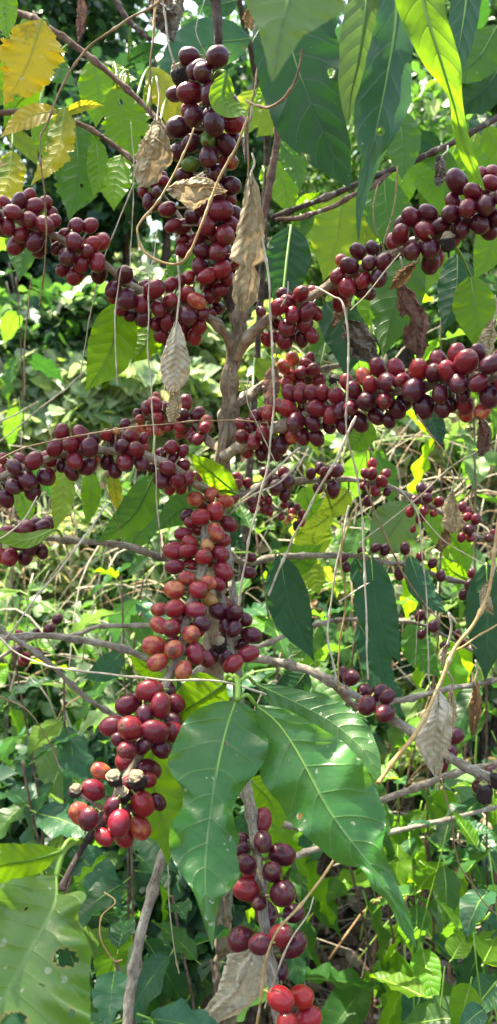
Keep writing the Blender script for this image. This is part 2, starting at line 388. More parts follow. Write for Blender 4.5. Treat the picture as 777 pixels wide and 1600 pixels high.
def leaf(parent, mid, w, mat='green', petiole=None, name='leaf', label=None, pr=.0009, rib=True, **kw):
    kw.setdefault('seed', RNG.random() * 50); kw.setdefault('pillow', .014)
    big = (w if isinstance(w, (int, float)) else max(q[1] for q in w))
    if 'nu' not in kw and big > 55: kw['nu'] = 56; kw['nv'] = 14
    if kw.get('holes'): kw['nu'] = max(kw.get('nu', 0), 110); kw['nv'] = max(kw.get('nv', 0), 30)
    vs, fs, uv, rim, c = leaf_grid(mid, w, **kw)
    mb = MB(); mb.add(vs, fs, uv, 0, rim)
    if rib and not kw.get('crump'):
        pts = [P(*(q[0], q[1], q[2] + .0006)) for q in c[::2]]
        n = len(pts); rr = [pr * (1 - .85 * i / (n - 1)) for i in range(n)]
        v, f, u = tube_data(pts, rr, 5); mb.add(v, f, [(.5, .5)] * len(v), 1)
    if petiole is not None:
        a = Vector(petiole) if len(petiole) == 3 and isinstance(petiole, Vector) else P(*petiole)
        b = P(*mid[0]); m_ = (a + b) / 2 + Vector((0, 0, .004))
        pts = crom([tuple(a), tuple(m_), tuple(b)], 7)
        v, f, u = tube_data(pts, [pr * 1.25] * 7, 6); mb.add(v, f, [(.5, .5)] * len(v), 1)
    o = mb.build(name, [M[mat], M['petiole']], parent, P(*mid[0]))
    if label: o['label'] = label
    return o
def simple_leaf(parent, x0, y0, x1, y1, w, d, mat='green', bend=0., stem=None, d1=None, **kw):
    mx, my = (x0 + x1) / 2, (y0 + y1) / 2; nx, ny = (y1 - y0), -(x1 - x0)
    d1 = d - .28 * math.hypot(x1 - x0, y1 - y0) / F * d if d1 is None else d1
    kw.setdefault('tilt', RNG.uniform(-.5, .5)); kw.setdefault('fold', RNG.uniform(-.25, .3)); kw.setdefault('wave', RNG.uniform(.06, .13))
    return leaf(parent, [(x0, y0, d), (mx + nx * bend, my + ny * bend, (d + d1) / 2), (x1, y1, d1)], w, mat, stem, **kw)

def stem_obj(name, pts, r, mat, parent, knobby=True, n=None, sides=9, px=True, jitter=.25, label=None, nodes=.045, knob=.38):
    """pts px+depth list; r (m) start,end"""
    n = n or max(16, len(pts) * 9)
    c = crom(pts, n)
    w = np.array([tuple(P(*q)) if px else tuple(q) for q in c])
    r0, r1 = r if isinstance(r, tuple) else (r, r)
    # small natural wobble
    ll = np.concatenate([[0], np.cumsum(np.linalg.norm(np.diff(w, axis=0), axis=1))])
    sd = RNG.random() * 99
    for i in range(1, n - 1):
        w[i] += np.array(mnoise.noise_vector(Vector((ll[i] * 18, sd, 0)))) * (.0022 if knobby else .0012)
    rad = r0 + (r1 - r0) * ll / ll[-1]
    if knobby:
        nf = n * 3; li = np.linspace(0, ll[-1], nf); w = np.array([np.interp(li, ll, w[:, k]) for k in range(3)]).T
        rad = np.interp(li, ll, rad)
        rad = rad * (1 + knob * np.exp(-(((li / nodes) % 1 - .5) * nodes / .0042) ** 2))
    v, f, u = tube_data(w, rad, sides, jitter=jitter, seed=sd)
    o = mesh_obj(name, np.array(v), f, M[mat] if isinstance(mat, str) else mat, parent, u, None, tuple(w[0]))
    if label: o['label'] = label
    return o, w
# ------------------------------------------------------------------ the cherries
def cherry_mesh(kind, v):
    rs = random.Random(v * 31 + len(kind)); dried = kind in 'k'; black = kind == 'n'
    prof = [(0, 1.075), (.06, 1.075), (.10, 1.13), (.155, 1.13)]
    el = 1.15 if not black else 1.4
    for i in range(1, 15):
        a = .16 + (PI - .30) * i / 15
        prof.append((math.sin(a) ** .94, el / 1.15 * 1.15 * math.cos(a) * (1.0 if math.cos(a) > 0 else .98)))
    if dried: prof = [(0, .92), (.18, .96), (.36, .90), (.54, .84), (.66, .72), (.72, .60), (.80, .52)] + [(math.sin(a) ** .9 * .93, 1.05 * math.cos(a)) for a in [PI * (.33 + .57 * i / 9) for i in range(10)]]
    prof += [(.15, -1.13), (.11, -1.25), (.10, -1.55), (.0, -1.56)]
    S = 18; vs, fs = [], []
    sd = rs.random() * 50; fx = rs.uniform(.93, 1.0); fy = rs.uniform(.97, 1.05)
    for (r, z) in prof:
        for k in range(S):
            a = 2 * PI * k / S
            p = Vector((r * math.cos(a) * fx, r * math.sin(a) * fy, z))
            if abs(z) < 1.12:
                amp = .035 if not dried and not black else .13
                nn = mnoise.noise(p * (1.3 if not dried else 2.2) + Vector((sd, 0, 0))) * amp
                if black: nn += .05 * math.sin(a * 5)
                p = Vector((p.x * (1 + nn * 1.6), p.y * (1 + nn * 1.6), p.z * (1 + nn)))
            vs.append(tuple(p))
    n = len(prof)
    for i in range(n - 1):
        for k in range(S): fs.append((i * S + k, (i + 1) * S + k, (i + 1) * S + (k + 1) % S, i * S + (k + 1) % S))
    me = bpy.data.meshes.new('cherry'); me.from_pydata(vs, [], fs); me.materials.append(CH[kind])
    me.polygons.foreach_set('use_smooth', [True] * len(me.polygons)); me.update(); return me
CM = {k: [cherry_mesh(k, v) for v in range(4)] for k in CH}

BR = {}     # branch key -> (photo path, radii, material)
BR['trunk'] = None
def parse(s):
    out = []
    for tok in s.split():
        k = tok[-1] if tok[-1].isalpha() else 'r'
        a = tok.rstrip('abcdefghijklmnopqrstuvwxyzRA').split(',')
        out.append((float(a[0]), float(a[1]), float(a[2]), k))
    return out

shrub = thing('coffee_shrub', P(350, 1500, .86), 'tall fruiting coffee shrub with a pale trunk and branches crowded with dark red cherries', 'shrub', 'coffee shrubs growing close together')
TR = [(372, 478, .60), (371, 520, .605), (362, 570, .61), (358, 640, .615), (350, 700, .62), (344, 760, .64), (338, 860, .68), (334, 1000, .72), (340, 1200, .78), (350, 1500, .86), (352, 1640, .90)]
trunk, tw = stem_obj('trunk', TR, (.0068, .0110), 'bark', shrub, True, 70, 16, jitter=.9, nodes=.06, knob=.18)
WLOC[trunk] = WLOC[trunk]

def cyc(ch):  # cherries per branch below
    return parse(ch)
BRANCH = {
 'top': dict(path=[(366, 500, .60), (352, 430, .59), (338, 340, .58), (328, 240, .565), (330, 160, .55), (337, 100, .54), (340, 40, .53), (334, -30, .52)], r=(.0045, .0040), mat='darkbark', ch='''
  296,92,30 309,103,34 340,90,36 282,119,36k 273,141,28d 298,145,38 330,147,36d 354,155,38d 303,181,34d 334,193,40d 365,193,36b 326,217,28g 280,199,36 298,224,30 354,229,34d 326,247,34d 298,260,26g 280,237,30 357,250,30o 365,217,26d 318,118,34d
  339,268,32 288,271,28d 262,327,26 360,291,32d 345,327,36 365,330,30d 318,325,30 324,351,32 303,340,28d 285,353,28 272,358,24 285,369,24 321,369,24 352,371,34 360,351,28 339,361,28 287,392,26 318,394,28d 342,394,34 360,405,28 347,420,30b 313,415,26 298,430,24b 326,434,26b 308,379,26 354,430,26
  298,300,26d 315,290,28d 338,300,30d 345,447,26 334,462,24 340,478,22d 325,447,24b'''),
 'topback': dict(path=[(345, 440, .60), (310, 380, .61), (270, 320, .62), (235, 285, .63)], r=(.0025, .0015), mat='twig', ch='''
  232,271,20 251,276,20 239,286,20 223,295,20 257,285,18 233,315,24d 245,300,20d 226,283,18'''),
 'leftA': dict(path=[(362, 540, .605), (335, 505, .59), (300, 487, .585), (270, 478, .58), (240, 465, .575), (210, 447, .57), (185, 428, .565), (150, 405, .56), (110, 383, .55), (70, 362, .55), (20, 340, .545), (-60, 315, .54)], r=(.0045, .0030), mat='twig', ch='''
  196,429,30d 177,453,26d 199,469,32d 191,483,22 205,491,24d 225,497,26d 221,474,26 241,452,32 227,447,24 267,447,24b 248,483,26 267,469,26b 262,506,26 252,524,24 263,532,24 292,460,26b 308,473,28o 293,493,32d 294,475,24 311,509,26 297,520,26 304,524,26 298,434,24b 325,438,28b 312,421,26 328,491,22 317,493,22 245,509,22 280,440,22 283,512,24 278,530,22 328,463,24
  8,318,22 22,333,28 30,316,26d 46,307,24 54,323,28 72,318,22 44,341,30 12,354,26 71,352,30 82,345,26 80,332,20 32,365,26 24,381,30 54,377,30d -8,340,28 42,362,24d
  120,355,28 140,351,26 102,365,20 155,373,30b 141,378,28b 117,379,28 90,388,22d 104,401,30d 126,411,26 150,406,30b 97,422,22 117,430,30 136,393,24'''),
 'rightB': dict(path=[(370, 560, .605), (385, 532, .59), (410, 508, .58), (440, 487, .575), (490, 465, .57), (530, 440, .565), (570, 420, .56), (600, 406, .555), (640, 388, .545), (680, 372, .54), (720, 345, .53), (760, 315, .52), (840, 270, .51)], r=(.0050, .0032), mat='twig', ch='''
  560,393,26d 582,389,24d 577,411,26d 546,416,28d 533,407,22o 528,430,26 542,449,30b 568,438,28b 591,436,30d 564,455,26d 600,409,26d 578,455,24d
  641,343,32 668,335,28d 677,343,24k 626,367,32 663,361,32 645,390,32d 673,388,32d 673,411,32d 630,347,28d 698,380,34k 693,348,30d
  714,284,38d 708,315,28 705,334,32d 729,327,30 739,300,30 763,316,34d 753,270,22b 768,270,22 768,286,26 726,352,30d 751,347,32d 764,359,30d 775,341,30d 785,310,30d
  445,458,26d 470,460,28 490,456,22 450,470,26 435,481,28b 457,493,26b 481,487,28 494,490,22 449,510,30 475,507,26 444,533,28 427,525,20 417,529,22b 408,487,18 472,528,26d 486,528,24 466,520,24d 430,505,22d'''),
 'rightstub': dict(path=[(362, 640, .612), (395, 610, .63), (440, 590, .64), (500, 580, .65), (540, 570, .66)], r=(.0045, .0030), mat='greybark', ch='''
  457,561,24o 443,574,24o 447,600,20o 476,561,18g 489,579,26 471,582,22 499,595,24 480,569,22 468,595,22 455,585,20b 485,560,20'''),
 'rightC': dict(path=[(350, 712, .615), (375, 697, .60), (410, 678, .59), (440, 664, .58), (480, 645, .565), (530, 632, .55), (580, 622, .53), (630, 608, .51), (680, 600, .49), (730, 594, .475), (775, 590, .465), (860, 585, .45)], r=(.0055, .0036), mat='twig', ch='''
  453,615,26 471,614,30 489,615,28 504,615,26 526,618,28b 450,638,32b 438,635,24b 476,638,24 499,637,32 519,646,30 463,659,34d 489,660,28d 539,663,30d 474,682,26 495,684,26d 456,681,24o
  412,644,20 399,650,22 420,647,24o 376,662,20 391,665,24 411,676,26 417,659,22 378,682,26 396,691,24 386,703,24b 409,707,24d 420,694,24 438,697,26d 432,709,24d 448,684,24d
  591,575,30 619,575,30b 569,589,28o 579,602,28b 606,597,32d 628,594,26b 542,597,26 553,610,28d 573,628,32d 601,627,30 647,609,38d 622,639,30d 588,651,28d 562,659,30d 547,638,28 655,578,34b 663,636,36d 609,656,26d 521,592,20k 515,664,26d 533,640,26d
  685,563,30 680,582,32d 700,580,32b 714,553,32 728,566,40 747,551,26d 766,570,34d 715,600,32d 747,599,32 688,616,30d 691,638,28d 729,632,30 766,619,34d 754,642,28o 734,643,26o 724,616,26d 707,632,24d 787,560,32 790,600,34'''),
 'leftD': dict(path=[(344, 775, .64), (322, 765, .60), (300, 752, .59), (262, 727, .58), (220, 712, .575), (160, 703, .57), (100, 710, .565), (60, 722, .56), (20, 740, .555), (-60, 770, .55)], r=(.0048, .0034), mat='twig', ch='''
  6,717,18 5,735,20b 22,729,26d 53,720,30 31,716,20 44,751,30d 21,760,26d 51,766,30d 70,745,28d 10,779,28d 2,766,24d 97,676,28 126,679,30 86,700,28 111,695,28 140,699,30d 117,720,28 97,726,22d 112,738,26d 139,729,26d 152,717,12o 169,681,20b
  171,682,20 183,675,14y 205,682,28 189,682,24 173,693,20d 191,697,26d 214,703,28 167,721,24d 196,722,28 221,724,26d 180,735,24d 195,662,18d 238,730,18d 225,685,18
  252,708,22 268,699,24 286,705,20 270,716,20 262,731,26 285,727,24 252,748,28d 277,751,26 294,747,24 266,763,20b 284,763,18'''),
 'leftE': dict(path=[(348, 712, .62), (325, 685, .64), (303, 662, .65), (270, 655, .655), (230, 655, .66), (195, 662, .665)], r=(.0045, .0022), mat='twig', ch='''
  214,646,16d 230,637,22 245,621,16o 244,633,24b 255,636,20 219,655,16o 219,668,18o 247,653,24b 235,672,18o 248,672,20o 263,667,18b 290,630,26 286,649,22d 308,646,24d 321,659,24o 320,669,20b 280,667,20b 281,677,18o 297,676,20 310,687,20 302,683,20 265,645,20d 272,630,20'''),
 'frontF': dict(path=[(346, 755, .635), (338, 780, .60), (326, 820, .58), (322, 850, .57), (314, 900, .55), (302, 940, .53), (290, 980, .51), (275, 1030, .49), (262, 1060, .475), (245, 1095, .455), (224, 1150, .435), (208, 1190, .425), (190, 1228, .415)], r=(.0048, .0030), mat='twig', ch='''
  306,780,26o 331,772,26o 353,783,26 318,789,20 337,799,30 314,808,30 292,805,22d 300,816,22 358,819,28 338,832,28 306,827,24 286,835,26 349,845,24 297,848,26 324,852,24y 273,861,32b 295,860,26 318,870,28b 345,866,28 273,886,28 297,884,24 349,893,32 292,904,28o 326,910,26o 273,922,32o 310,922,32 327,938,24y 341,912,24
  249,952,24 273,951,32b 305,955,32b 316,973,28d 249,977,28 268,982,32 299,991,32o 241,1009,34 272,1015,34o 246,1035,30 305,1022,30b 321,1030,28 287,1048,30o
  233,1081,42 200,1100,34 252,1102,38 275,1100,30 175,1135,36 204,1138,42 242,1143,38 270,1143,36 200,1170,32 252,1169,34d 270,1125,30d 221,1169,28d 226,1118,30d 190,1155,28d 215,1095,26d'''),
 'frontTip': dict(path=[(193, 1220, .417), (182, 1245, .411), (165, 1275, .405), (132, 1318, .395), (97, 1392, .38)], r=(.0032, .0020), mat='darkbark', ch='''
  158,1205,28o 178,1216,34k 215,1218,36k 230,1219,26 145,1235,36 118,1235,28k 190,1248,32k 224,1253,38b 246,1255,26d 124,1273,34o 139,1278,34d 188,1282,38b 220,1291,34o 165,1304,30b 194,1308,32b 176,1262,30d 206,1272,30d 172,1288,28d'''),
 'frontG': dict(path=[(326, 830, .585), (338, 900, .57), (350, 950, .555), (358, 990, .54), (362, 1030, .53), (360, 1060, .52)], r=(.0034, .0026), mat='twig', ch='''
  343,955,30d 367,957,30d 366,982,26d 393,992,30d 388,1022,30b 344,1006,30k 380,968,26d 352,1030,26d 378,1005,24d 336,1024,28d 364,1037,30b 352,980,26d'''),
 'frontH': dict(path=[(344, 790, .65), (362, 900, .60), (372, 1060, .54), (383, 1200, .485), (390, 1260, .47), (398, 1320, .455), (407, 1370, .44), (414, 1430, .43), (424, 1500, .415), (432, 1560, .405), (445, 1660, .39)], r=(.0042, .0036), mat='greybark', ch='''
  411,1315,34d 379,1311,24d 378,1327,26d 385,1350,34d 441,1335,38d 426,1363,36d 385,1395,38 442,1395,42d 459,1427,32d 405,1409,26d 376,1467,40d 407,1475,36d 439,1458,38 459,1480,40d 439,1566,42R 472,1557,36R 482,1590,40R 448,1598,36R
  390,896,18d 392,871,18d 389,894,22d'''),
 'rearI': dict(path=[(344, 765, .64), (372, 772, .67), (400, 762, .69), (445, 752, .70), (500, 750, .71), (545, 748, .72), (600, 758, .73), (640, 775, .74), (690, 800, .75), (730, 832, .76), (780, 845, .77), (830, 850, .78)], r=(.0040, .0024), mat='greybark', ch='''
  371,749,22 369,758,20 387,755,16 416,739,20d 427,749,24d 449,751,26d 445,739,22 432,760,24d 445,773,20d 392,782,18d 396,794,16 405,781,16 419,782,16 412,795,16 421,799,14
  502,731,20d 486,740,18d 524,735,26d 497,763,18d 521,764,24d 510,739,20 582,725,17b 582,740,18 570,740,16 603,740,18 597,752,20b 587,767,18b 605,768,14d 575,783,18d 570,759,16
  657,762,17d 670,764,16d 668,778,19d 686,784,18 649,781,18d 663,798,18b 641,800,17b 678,802,14b 657,810,16b 646,827,11b
  722,792,16 733,799,16 729,808,16b 741,811,18 733,826,20d 735,840,16b 721,840,14b 765,841,18d 773,833,14b'''),
 'rearI2': dict(path=[(400, 765, .69), (425, 790, .70), (450, 806, .71), (472, 812, .72)], r=(.0018, .0010), mat='greybark', ch='''
  445,789,14 455,791,12n 457,800,14 472,803,15 439,808,14 454,809,13y 471,816,14b 449,814,12y 463,822,12n 465,792,12'''),
 'rearJ': dict(path=[(339, 850, .68), (380, 878, .70), (430, 870, .72), (500, 868, .74), (560, 868, .75), (600, 878, .76), (640, 880, .765), (690, 900, .77), (740, 912, .78), (830, 935, .79)], r=(.0042, .0026), mat='greybark', ch='''
  565,861,16d 587,856,17d 602,859,18d 633,857,18d 657,870,16 676,880,16d 637,889,18d 624,897,18d 646,900,14d 689,900,18d 735,913,20d 725,929,18d 737,897,16 536,872,16d 541,886,16d'''),
 'rearJ2': dict(path=[(336, 1000, .72), (400, 1010, .74), (450, 990, .76), (520, 970, .78), (600, 970, .80), (660, 975, .81), (700, 995, .82), (760, 1030, .83)], r=(.0035, .0020), mat='greybark', ch='''
  656,962,18d 678,978,20d 659,991,16d 695,1008,16d 724,1003,18d 716,992,15d'''),
 'leftL': dict(path=[(340, 880, .69), (300, 882, .68), (250, 870, .66), (200, 857, .65), (120, 845, .645), (60, 840, .64), (-40, 845, .63)], r=(.0042, .0030), mat='greybark', ch='''
  40,825,30 66,824,26d 12,830,24 45,855,26d 66,862,22d 40,870,26d 17,870,28b 2,869,24b 28,848,24d'''),
 'leftM': dict(path=[(335, 1030, .725), (290, 1055, .70), (240, 1035, .69), (190, 1012, .68), (120, 998, .67), (60, 993, .66), (-60, 998, .65)], r=(.0042, .0034), mat='greybark', ch=''),
 'leftN': dict(path=[(300, 985, .74), (230, 978, .76), (160, 978, .78), (110, 995, .80), (50, 1000, .82), (-40, 1050, .84)], r=(.0030, .0024), mat='greybark', ch='''
  90,967,18d 77,983,20d 57,988,14d 31,990,14 28,1015,20d 41,1027,18 33,1035,14b 60,1017,12b'''),
 'rightK': dict(path=[(334, 1010, .715), (400, 1030, .66), (470, 1045, .63), (560, 1090, .60), (620, 1127, .575), (700, 1180, .55), (760, 1215, .535), (860, 1260, .52)], r=(.0045, .0040), mat='greybark', ch='''
  549,1059,28d 605,1088,26d 574,1102,30d 602,1115,30d 710,1150,30d 705,1175,24d 691,1196,22 757,1239,26n 767,1206,22d 777,1218,24n'''),
 'rightL': dict(path=[(520, 1068, .615), (560, 1105, .64), (605, 1098, .66), (690, 1080, .68), (800, 1056, .70)], r=(.0034, .0028), mat='greybark', ch=''),
}
# right-hand grey limbs that carry no fruit
BRANCH['rightM'] = dict(path=[(338, 1210, .78), (450, 1290, .76), (540, 1270, .75), (600, 1250, .74), (670, 1222, .73), (720, 1205, .72), (830, 1180, .70)], r=(.0046, .0036), mat='greybark', ch='')
BRANCH['rightN'] = dict(path=[(345, 1400, .82), (450, 1345, .84), (560, 1310, .86), (605, 1300, .88), (680, 1285, .90), (830, 1250, .92)], r=(.0042, .0030), mat='greybark', ch='')
BRANCH['bareS'] = dict(path=[(340, 1190, .77), (300, 1240, .58), (258, 1330, .49), (236, 1400, .465), (218, 1470, .45), (204, 1560, .435), (192, 1660, .42)], r=(.0034, .0040), mat='greybark', ch='')
BRANCH['diagQ'] = dict(path=[(336, 1150, .76), (250, 1150, .70), (165, 1112, .665), (110, 1068, .65), (60, 1020, .635), (-40, 960, .62)], r=(.0032, .0024), mat='greybark', ch='')

cherries = []
bw = {}
for key, b in BRANCH.items():
    b['r'] = (b['r'][0] * .8, b['r'][1] * .8)
    o, w = stem_obj('branch', b['path'], b['r'], b['mat'], shrub, True, None, 10, jitter=.45, nodes=.042)
    b['obj'] = o; bw[key] = (w, b)
    b['depth'] = crom(b['path'], 160)
    for (x, y, s, k) in parse(b['ch']):
        if key == 'frontF' and y < 1065 and k == 'r': k = RNG.choice('bbro')
        if key == 'top' and y < 330 and k == 'r': k = RNG.choice('dr')
        cherries.append([key, x, y, s, k])

# place them: photo x, y and size give direction; depth packs them round their branch
n = len(cherries); pos = np.zeros((n, 3)); rad = np.zeros(n); nb = np.zeros((n, 3)); brr = np.zeros(n); tgt = np.zeros((n, 3))
for i, (key, x, y, s, k) in enumerate(cherries):
    c = bw[key][1]['depth']; j = int(np.argmin((c[:, 0] - x) ** 2 + (c[:, 1] - y) ** 2))
    dist = math.hypot(c[j][0] - x, c[j][1] - y); D = c[j][2]
    R = s * 1.05
    dd = -math.sqrt(max(0, R * R - dist * dist)) if dist < R else RNG.uniform(-.35, .35) * s
    if s < 25 and D < .62 and dist > 6: dd = abs(dd) * .6 + 6
    d = D + dd / F * D
    rad[i] = s / F * d / 2 * .97
    pos[i] = P(x, y, d); nb[i] = P(c[j][0], c[j][1], D)
    brr[i] = bw[key][1]['r'][0] * .9
right = np.array(RIGHT); up = np.array(UP); fwd = np.array(FWD)
xy0 = pos.copy()
reff = rad * .91
for it in range(90):
    D = pos[:, None, :] - pos[None, :, :]
    dist = np.linalg.norm(D, axis=2) + np.eye(n)
    ov = (reff[:, None] + reff[None, :]) - dist; ov[ov < 0] = 0; np.fill_diagonal(ov, 0)
    dep = D @ fwd; sg = np.where(dep >= 0, 1., -1.); np.fill_diagonal(sg, 0)
    push = (D / dist[..., None]) * ov[..., None] * .25
    mv = push.sum(1) * .8 + (sg * ov).sum(1)[:, None] * fwd[None] * .16
    # stay clear of the branch axis
    db = pos - nb; lb = np.linalg.norm(db, axis=1) + 1e-9; ovb = np.maximum(0, reff * .92 + brr - lb)
    s2 = np.where(db @ fwd > 0, 1., -1.)
    mv += (s2 * ovb)[:, None] * fwd[None] * .5
    # spring back towards the photo position sideways, and gently towards the branch in depth
    e = xy0 - pos; ef = e @ fwd; lat = e - ef[:, None] * fwd[None]
    mv += lat * .34
    dbf = (nb - pos) @ fwd; mv += (np.sign(dbf) * np.maximum(0, np.abs(dbf) - rad * 2.4))[:, None] * fwd[None] * .3
    step = np.linalg.norm(mv, axis=1); mx = .002; mv *= np.minimum(1, mx / (step + 1e-12))[:, None]
    pos += mv
# hidden far side of each cluster, so that it is full from elsewhere too
extra = []
for i, (key, x, y, s, k) in enumerate(cherries):
    if s < 22: continue
    off = (nb[i] - pos[i]) @ fwd
    if off < rad[i] * .5: continue
    q = pos[i] + fwd * (off * 2 + rad[i] * .2) + right * RNG.uniform(-.004, .004) + up * RNG.uniform(-.003, .004)
    r = .0068
    lst = np.vstack([pos] + [e[0][None] for e in extra]) if extra else pos
    rl = np.concatenate([rad, [e[1] for e in extra]]) if extra else rad
    if (np.linalg.norm(lst - q, axis=1) < (rl + r) * .88).any(): continue
    extra.append((q, r, key, nb[i]))
for q, r, key, b_ in extra:
    cherries.append([key, 0, 0, 0, RNG.choice('rddb')]); pos = np.vstack([pos, q[None]]); rad = np.append(rad, r); nb = np.vstack([nb, b_[None]])
print('cherries', n, 'extra', len(extra))
def place_cherry(parent, p, r, axis, kind):
    ax = Vector(axis).normalized()
    o = bpy.data.objects.new('cherry', RNG.choice(CM[kind])); COL.objects.link(o)
    o.parent = parent; o.location = Vector(p) - WLOC[parent]; WLOC[o] = Vector(p)
    q = ax.to_track_quat('Z', 'Y')
    o.rotation_euler = (q.to_matrix() @ Matrix.Rotation(RNG.uniform(0, 6.28), 3, 'Z')).to_euler()
    el = RNG.uniform(.98, 1.12)
    o.scale = (r * .94 * RNG.uniform(.96, 1.04), r * .93, r * el * (.98))
    if kind == 'g': o['label'] = 'green unripe cherry'
    if kind == 'k': o['label'] = 'dried black cherry with a tan crusted end'
    if kind == 'n': o['label'] = 'shrivelled black cherry'
    if kind == 'y': o['label'] = 'half ripe yellowish cherry'
    return o
for i, (key, x, y, s, k) in enumerate(cherries):
    if k == 'k': rad[i] *= .88
    ax = pos[i] - nb[i]; ax = ax / (np.linalg.norm(ax) + 1e-9)
    ax = ax - fwd * (ax @ fwd) * .65; ax = ax + np.array([RNG.gauss(0, .3) for _ in range(3)]) + np.array([0, 0, -.15])
    if k == 'k': ax = np.array([RNG.uniform(-.45, .45), -.38, .9])
    if k == 'n': ax = np.array([.1, 0, -1.])
    place_cherry(bw[key][1]['obj'], pos[i], rad[i], ax, k)
# fruiting-node bracts and stubs: small rough collars of dry stalks on the branches
for key, (w, b) in bw.items():
    if not b['ch']: continue
    mb = MB(); rs = random.Random(len(key) * 7 + len(b['ch']))
    seen = []
    for i, c in enumerate(cherries):
        if c[0] != key or c[3] == 'x': continue
        p = nb[i]; j = int(np.argmin(np.linalg.norm(w - p, axis=1))); a = w[j]
        ax = pos[i] - nb[i]; L = np.linalg.norm(ax) + 1e-9; ax /= L
        e = pos[i] - ax * rad[i] * .85
        m_ = (a + e) / 2 + np.array([0, 0, -.001])
        v, f, u = tube_data(crom([tuple(a), tuple(m_), tuple(e)], 5), [.0012, .0011, .0009, .0009, .0011], 5, jitter=.3, seed=i); mb.add(v, f, u)
    if mb.v: mb.build('fruit_stalks', [M['twig']], b['obj'])['kind'] = 'stuff'
def B(k): return BRANCH[k]['obj']

# ------------------------------------------------------------------ leaves of the main shrub
frF = B('frontF'); frG = B('frontG')
shoot = [(372, 1062, .425), (373, 1080, .415), (372, 1094, .41)]
# the green shoot at the node that carries the big front leaves
sh, _ = stem_obj('shoot', [(362, 1062, .52), (366, 1058, .47), (371, 1060, .43), (373, 1078, .415), (372, 1094, .408)], (.0026, .0016), M['petiole'], frG, False, 20)
leaf(frG, [(369, 1095, .420), (355, 1135, .412), (340, 1200, .398), (332, 1255, .386), (323, 1330, .368), (322, 1400, .354), (333, 1487, .345)], 80,
     'hero', (373, 1070, .42), edges=([(367, 1094), (338, 1097), (309, 1109), (281, 1140), (263, 1186), (270, 1211), (286, 1235), (284, 1264), (268, 1289), (264, 1320), (271, 1345), (290, 1375), (305, 1400), (318, 1440), (333, 1488)],
     [(371, 1094), (395, 1107), (413, 1140), (418, 1172), (402, 1205), (377, 1238), (363, 1272), (374, 1309), (370, 1332), (374, 1366), (362, 1388), (346, 1405), (337, 1440), (333, 1488)]),
     label='broad glossy leaf hanging in front of the stem', fold=.18, wave=.20, seed=3.1, nw=4, tilt=.15, holes=[(354, 1162, 2.6, 3.0)], pr=.0010)
leaf(frG, [(399, 1101, .420), (430, 1125, .414), (456, 1160, .407), (480, 1202, .398), (511, 1262, .387), (547, 1313, .377), (583, 1358, .368), (614, 1406, .360), (650, 1480, .352)], 80,
     'hero', (374, 1092, .412), edges=([(398, 1101), (401, 1150), (404, 1195), (412, 1225), (436, 1255), (459, 1289), (490, 1316), (526, 1347), (566, 1359), (583, 1390), (604, 1407), (624, 1447), (649, 1481)],
     [(400, 1100), (444, 1107), (495, 1133), (547, 1170), (572, 1200), (592, 1240), (603, 1285), (598, 1318), (604, 1340), (617, 1372), (640, 1428), (651, 1480)]),
     label='long glossy leaf with white specks and a drip tip', fold=.16, wave=.18, seed=5.2, nw=4, tilt=-.2, pr=.0010)
leaf(frG, [(398, 1068, .45), (450, 1092, .445), (520, 1130, .435), (570, 1175, .42), (596, 1222, .41)],
     [(0, .04), (.1, 16), (.3, 36), (.5, 42), (.7, 36), (.88, 14), (1, .5)], 'hero', (374, 1066, .425),
     wr=[(0, .04), (.1, 10), (.3, 24), (.5, 34), (.7, 32), (.88, 14), (1, .5)], fold=.2, wave=.12, tilt=.3)
leaf(frG, [(350, 1068, .445), (320, 1090, .45), (290, 1110, .46), (262, 1140, .47)], 40, 'bright', (366, 1060, .43), wave=.12, fold=.1, prof=OVAL)
leaf(frG, [(345, 1085, .47), (325, 1105, .48), (305, 1135, .50)], 24, 'bright', (366, 1062, .44), wave=.1)
leaf(frF, [(240, 1150, .47), (236, 1200, .468), (246, 1260, .465), (262, 1310, .46), (262, 1352, .455)], 46, 'bright', (228, 1140, .437), wave=.16, fold=.35, tilt=.3)
leaf(B('frontTip'), [(88, 1368, .365), (84, 1416, .352), (45, 1490, .335), (0, 1571, .32), (-50, 1670, .305)], 100,
     'dusty', None, edges=([(86, 1366), (51, 1369), (0, 1380), (-40, 1410), (-80, 1470), (-95, 1560), (-50, 1671)], [(88, 1366), (93, 1402), (108, 1396), (126, 1392), (134, 1402), (122, 1428), (131, 1454), (144, 1490), (139, 1535), (142, 1600), (120, 1660), (-49, 1671)]),
     label='large pale dusty leaf with chewed holes in the corner', holes=[(102, 1497, 18, 15), (22, 1594, 22, 12), (112, 1582, 5, 8), (40, 1420, 3, 3), (66, 1538, 2.5, 3)], fold=-.16, pillow=.003, wave=.12, tilt=.1, pr=.0011, nw=5)
pt, _ = stem_obj('petiole', [(128, 1314, .394), (108, 1322, .380), (96, 1340, .372), (88, 1372, .365)], (.0019, .0014), M['petiole'], B('frontTip'), False, 16)
leaf(B('frontTip'), [(96, 1330, .372), (60, 1340, .362), (20, 1348, .35), (-50, 1352, .335)], [(0, .04), (.06, 8), (.2, 20), (.4, 28), (.7, 32), (1, 26)], 'bright', (120, 1318, .388), fold=.3, wave=.14, prof=OVAL)
leaf(B('leftD'), [(372, 772, .60), (345, 750, .595), (318, 728, .59), (292, 707, .585)], 19, 'bright', (322, 765, .60), tilt=.2, wave=.12)
leaf(B('leftL'), [(84, 828, .62), (40, 845, .60), (0, 838, .59), (-40, 835, .58)], 12, 'bright', (100, 845, .645), tilt=-1.2)
for a in [
 ('leftA', 40, 105, -5, 105, 0, 0, 0), ]:
    pass
SL = lambda k, *a, **kw: simple_leaf(B(k), *a, **kw)
SL('leftA', 184, 470, 132, 614, 38, .60, 'bright', .10, (200, 450, .575), tilt=.2)
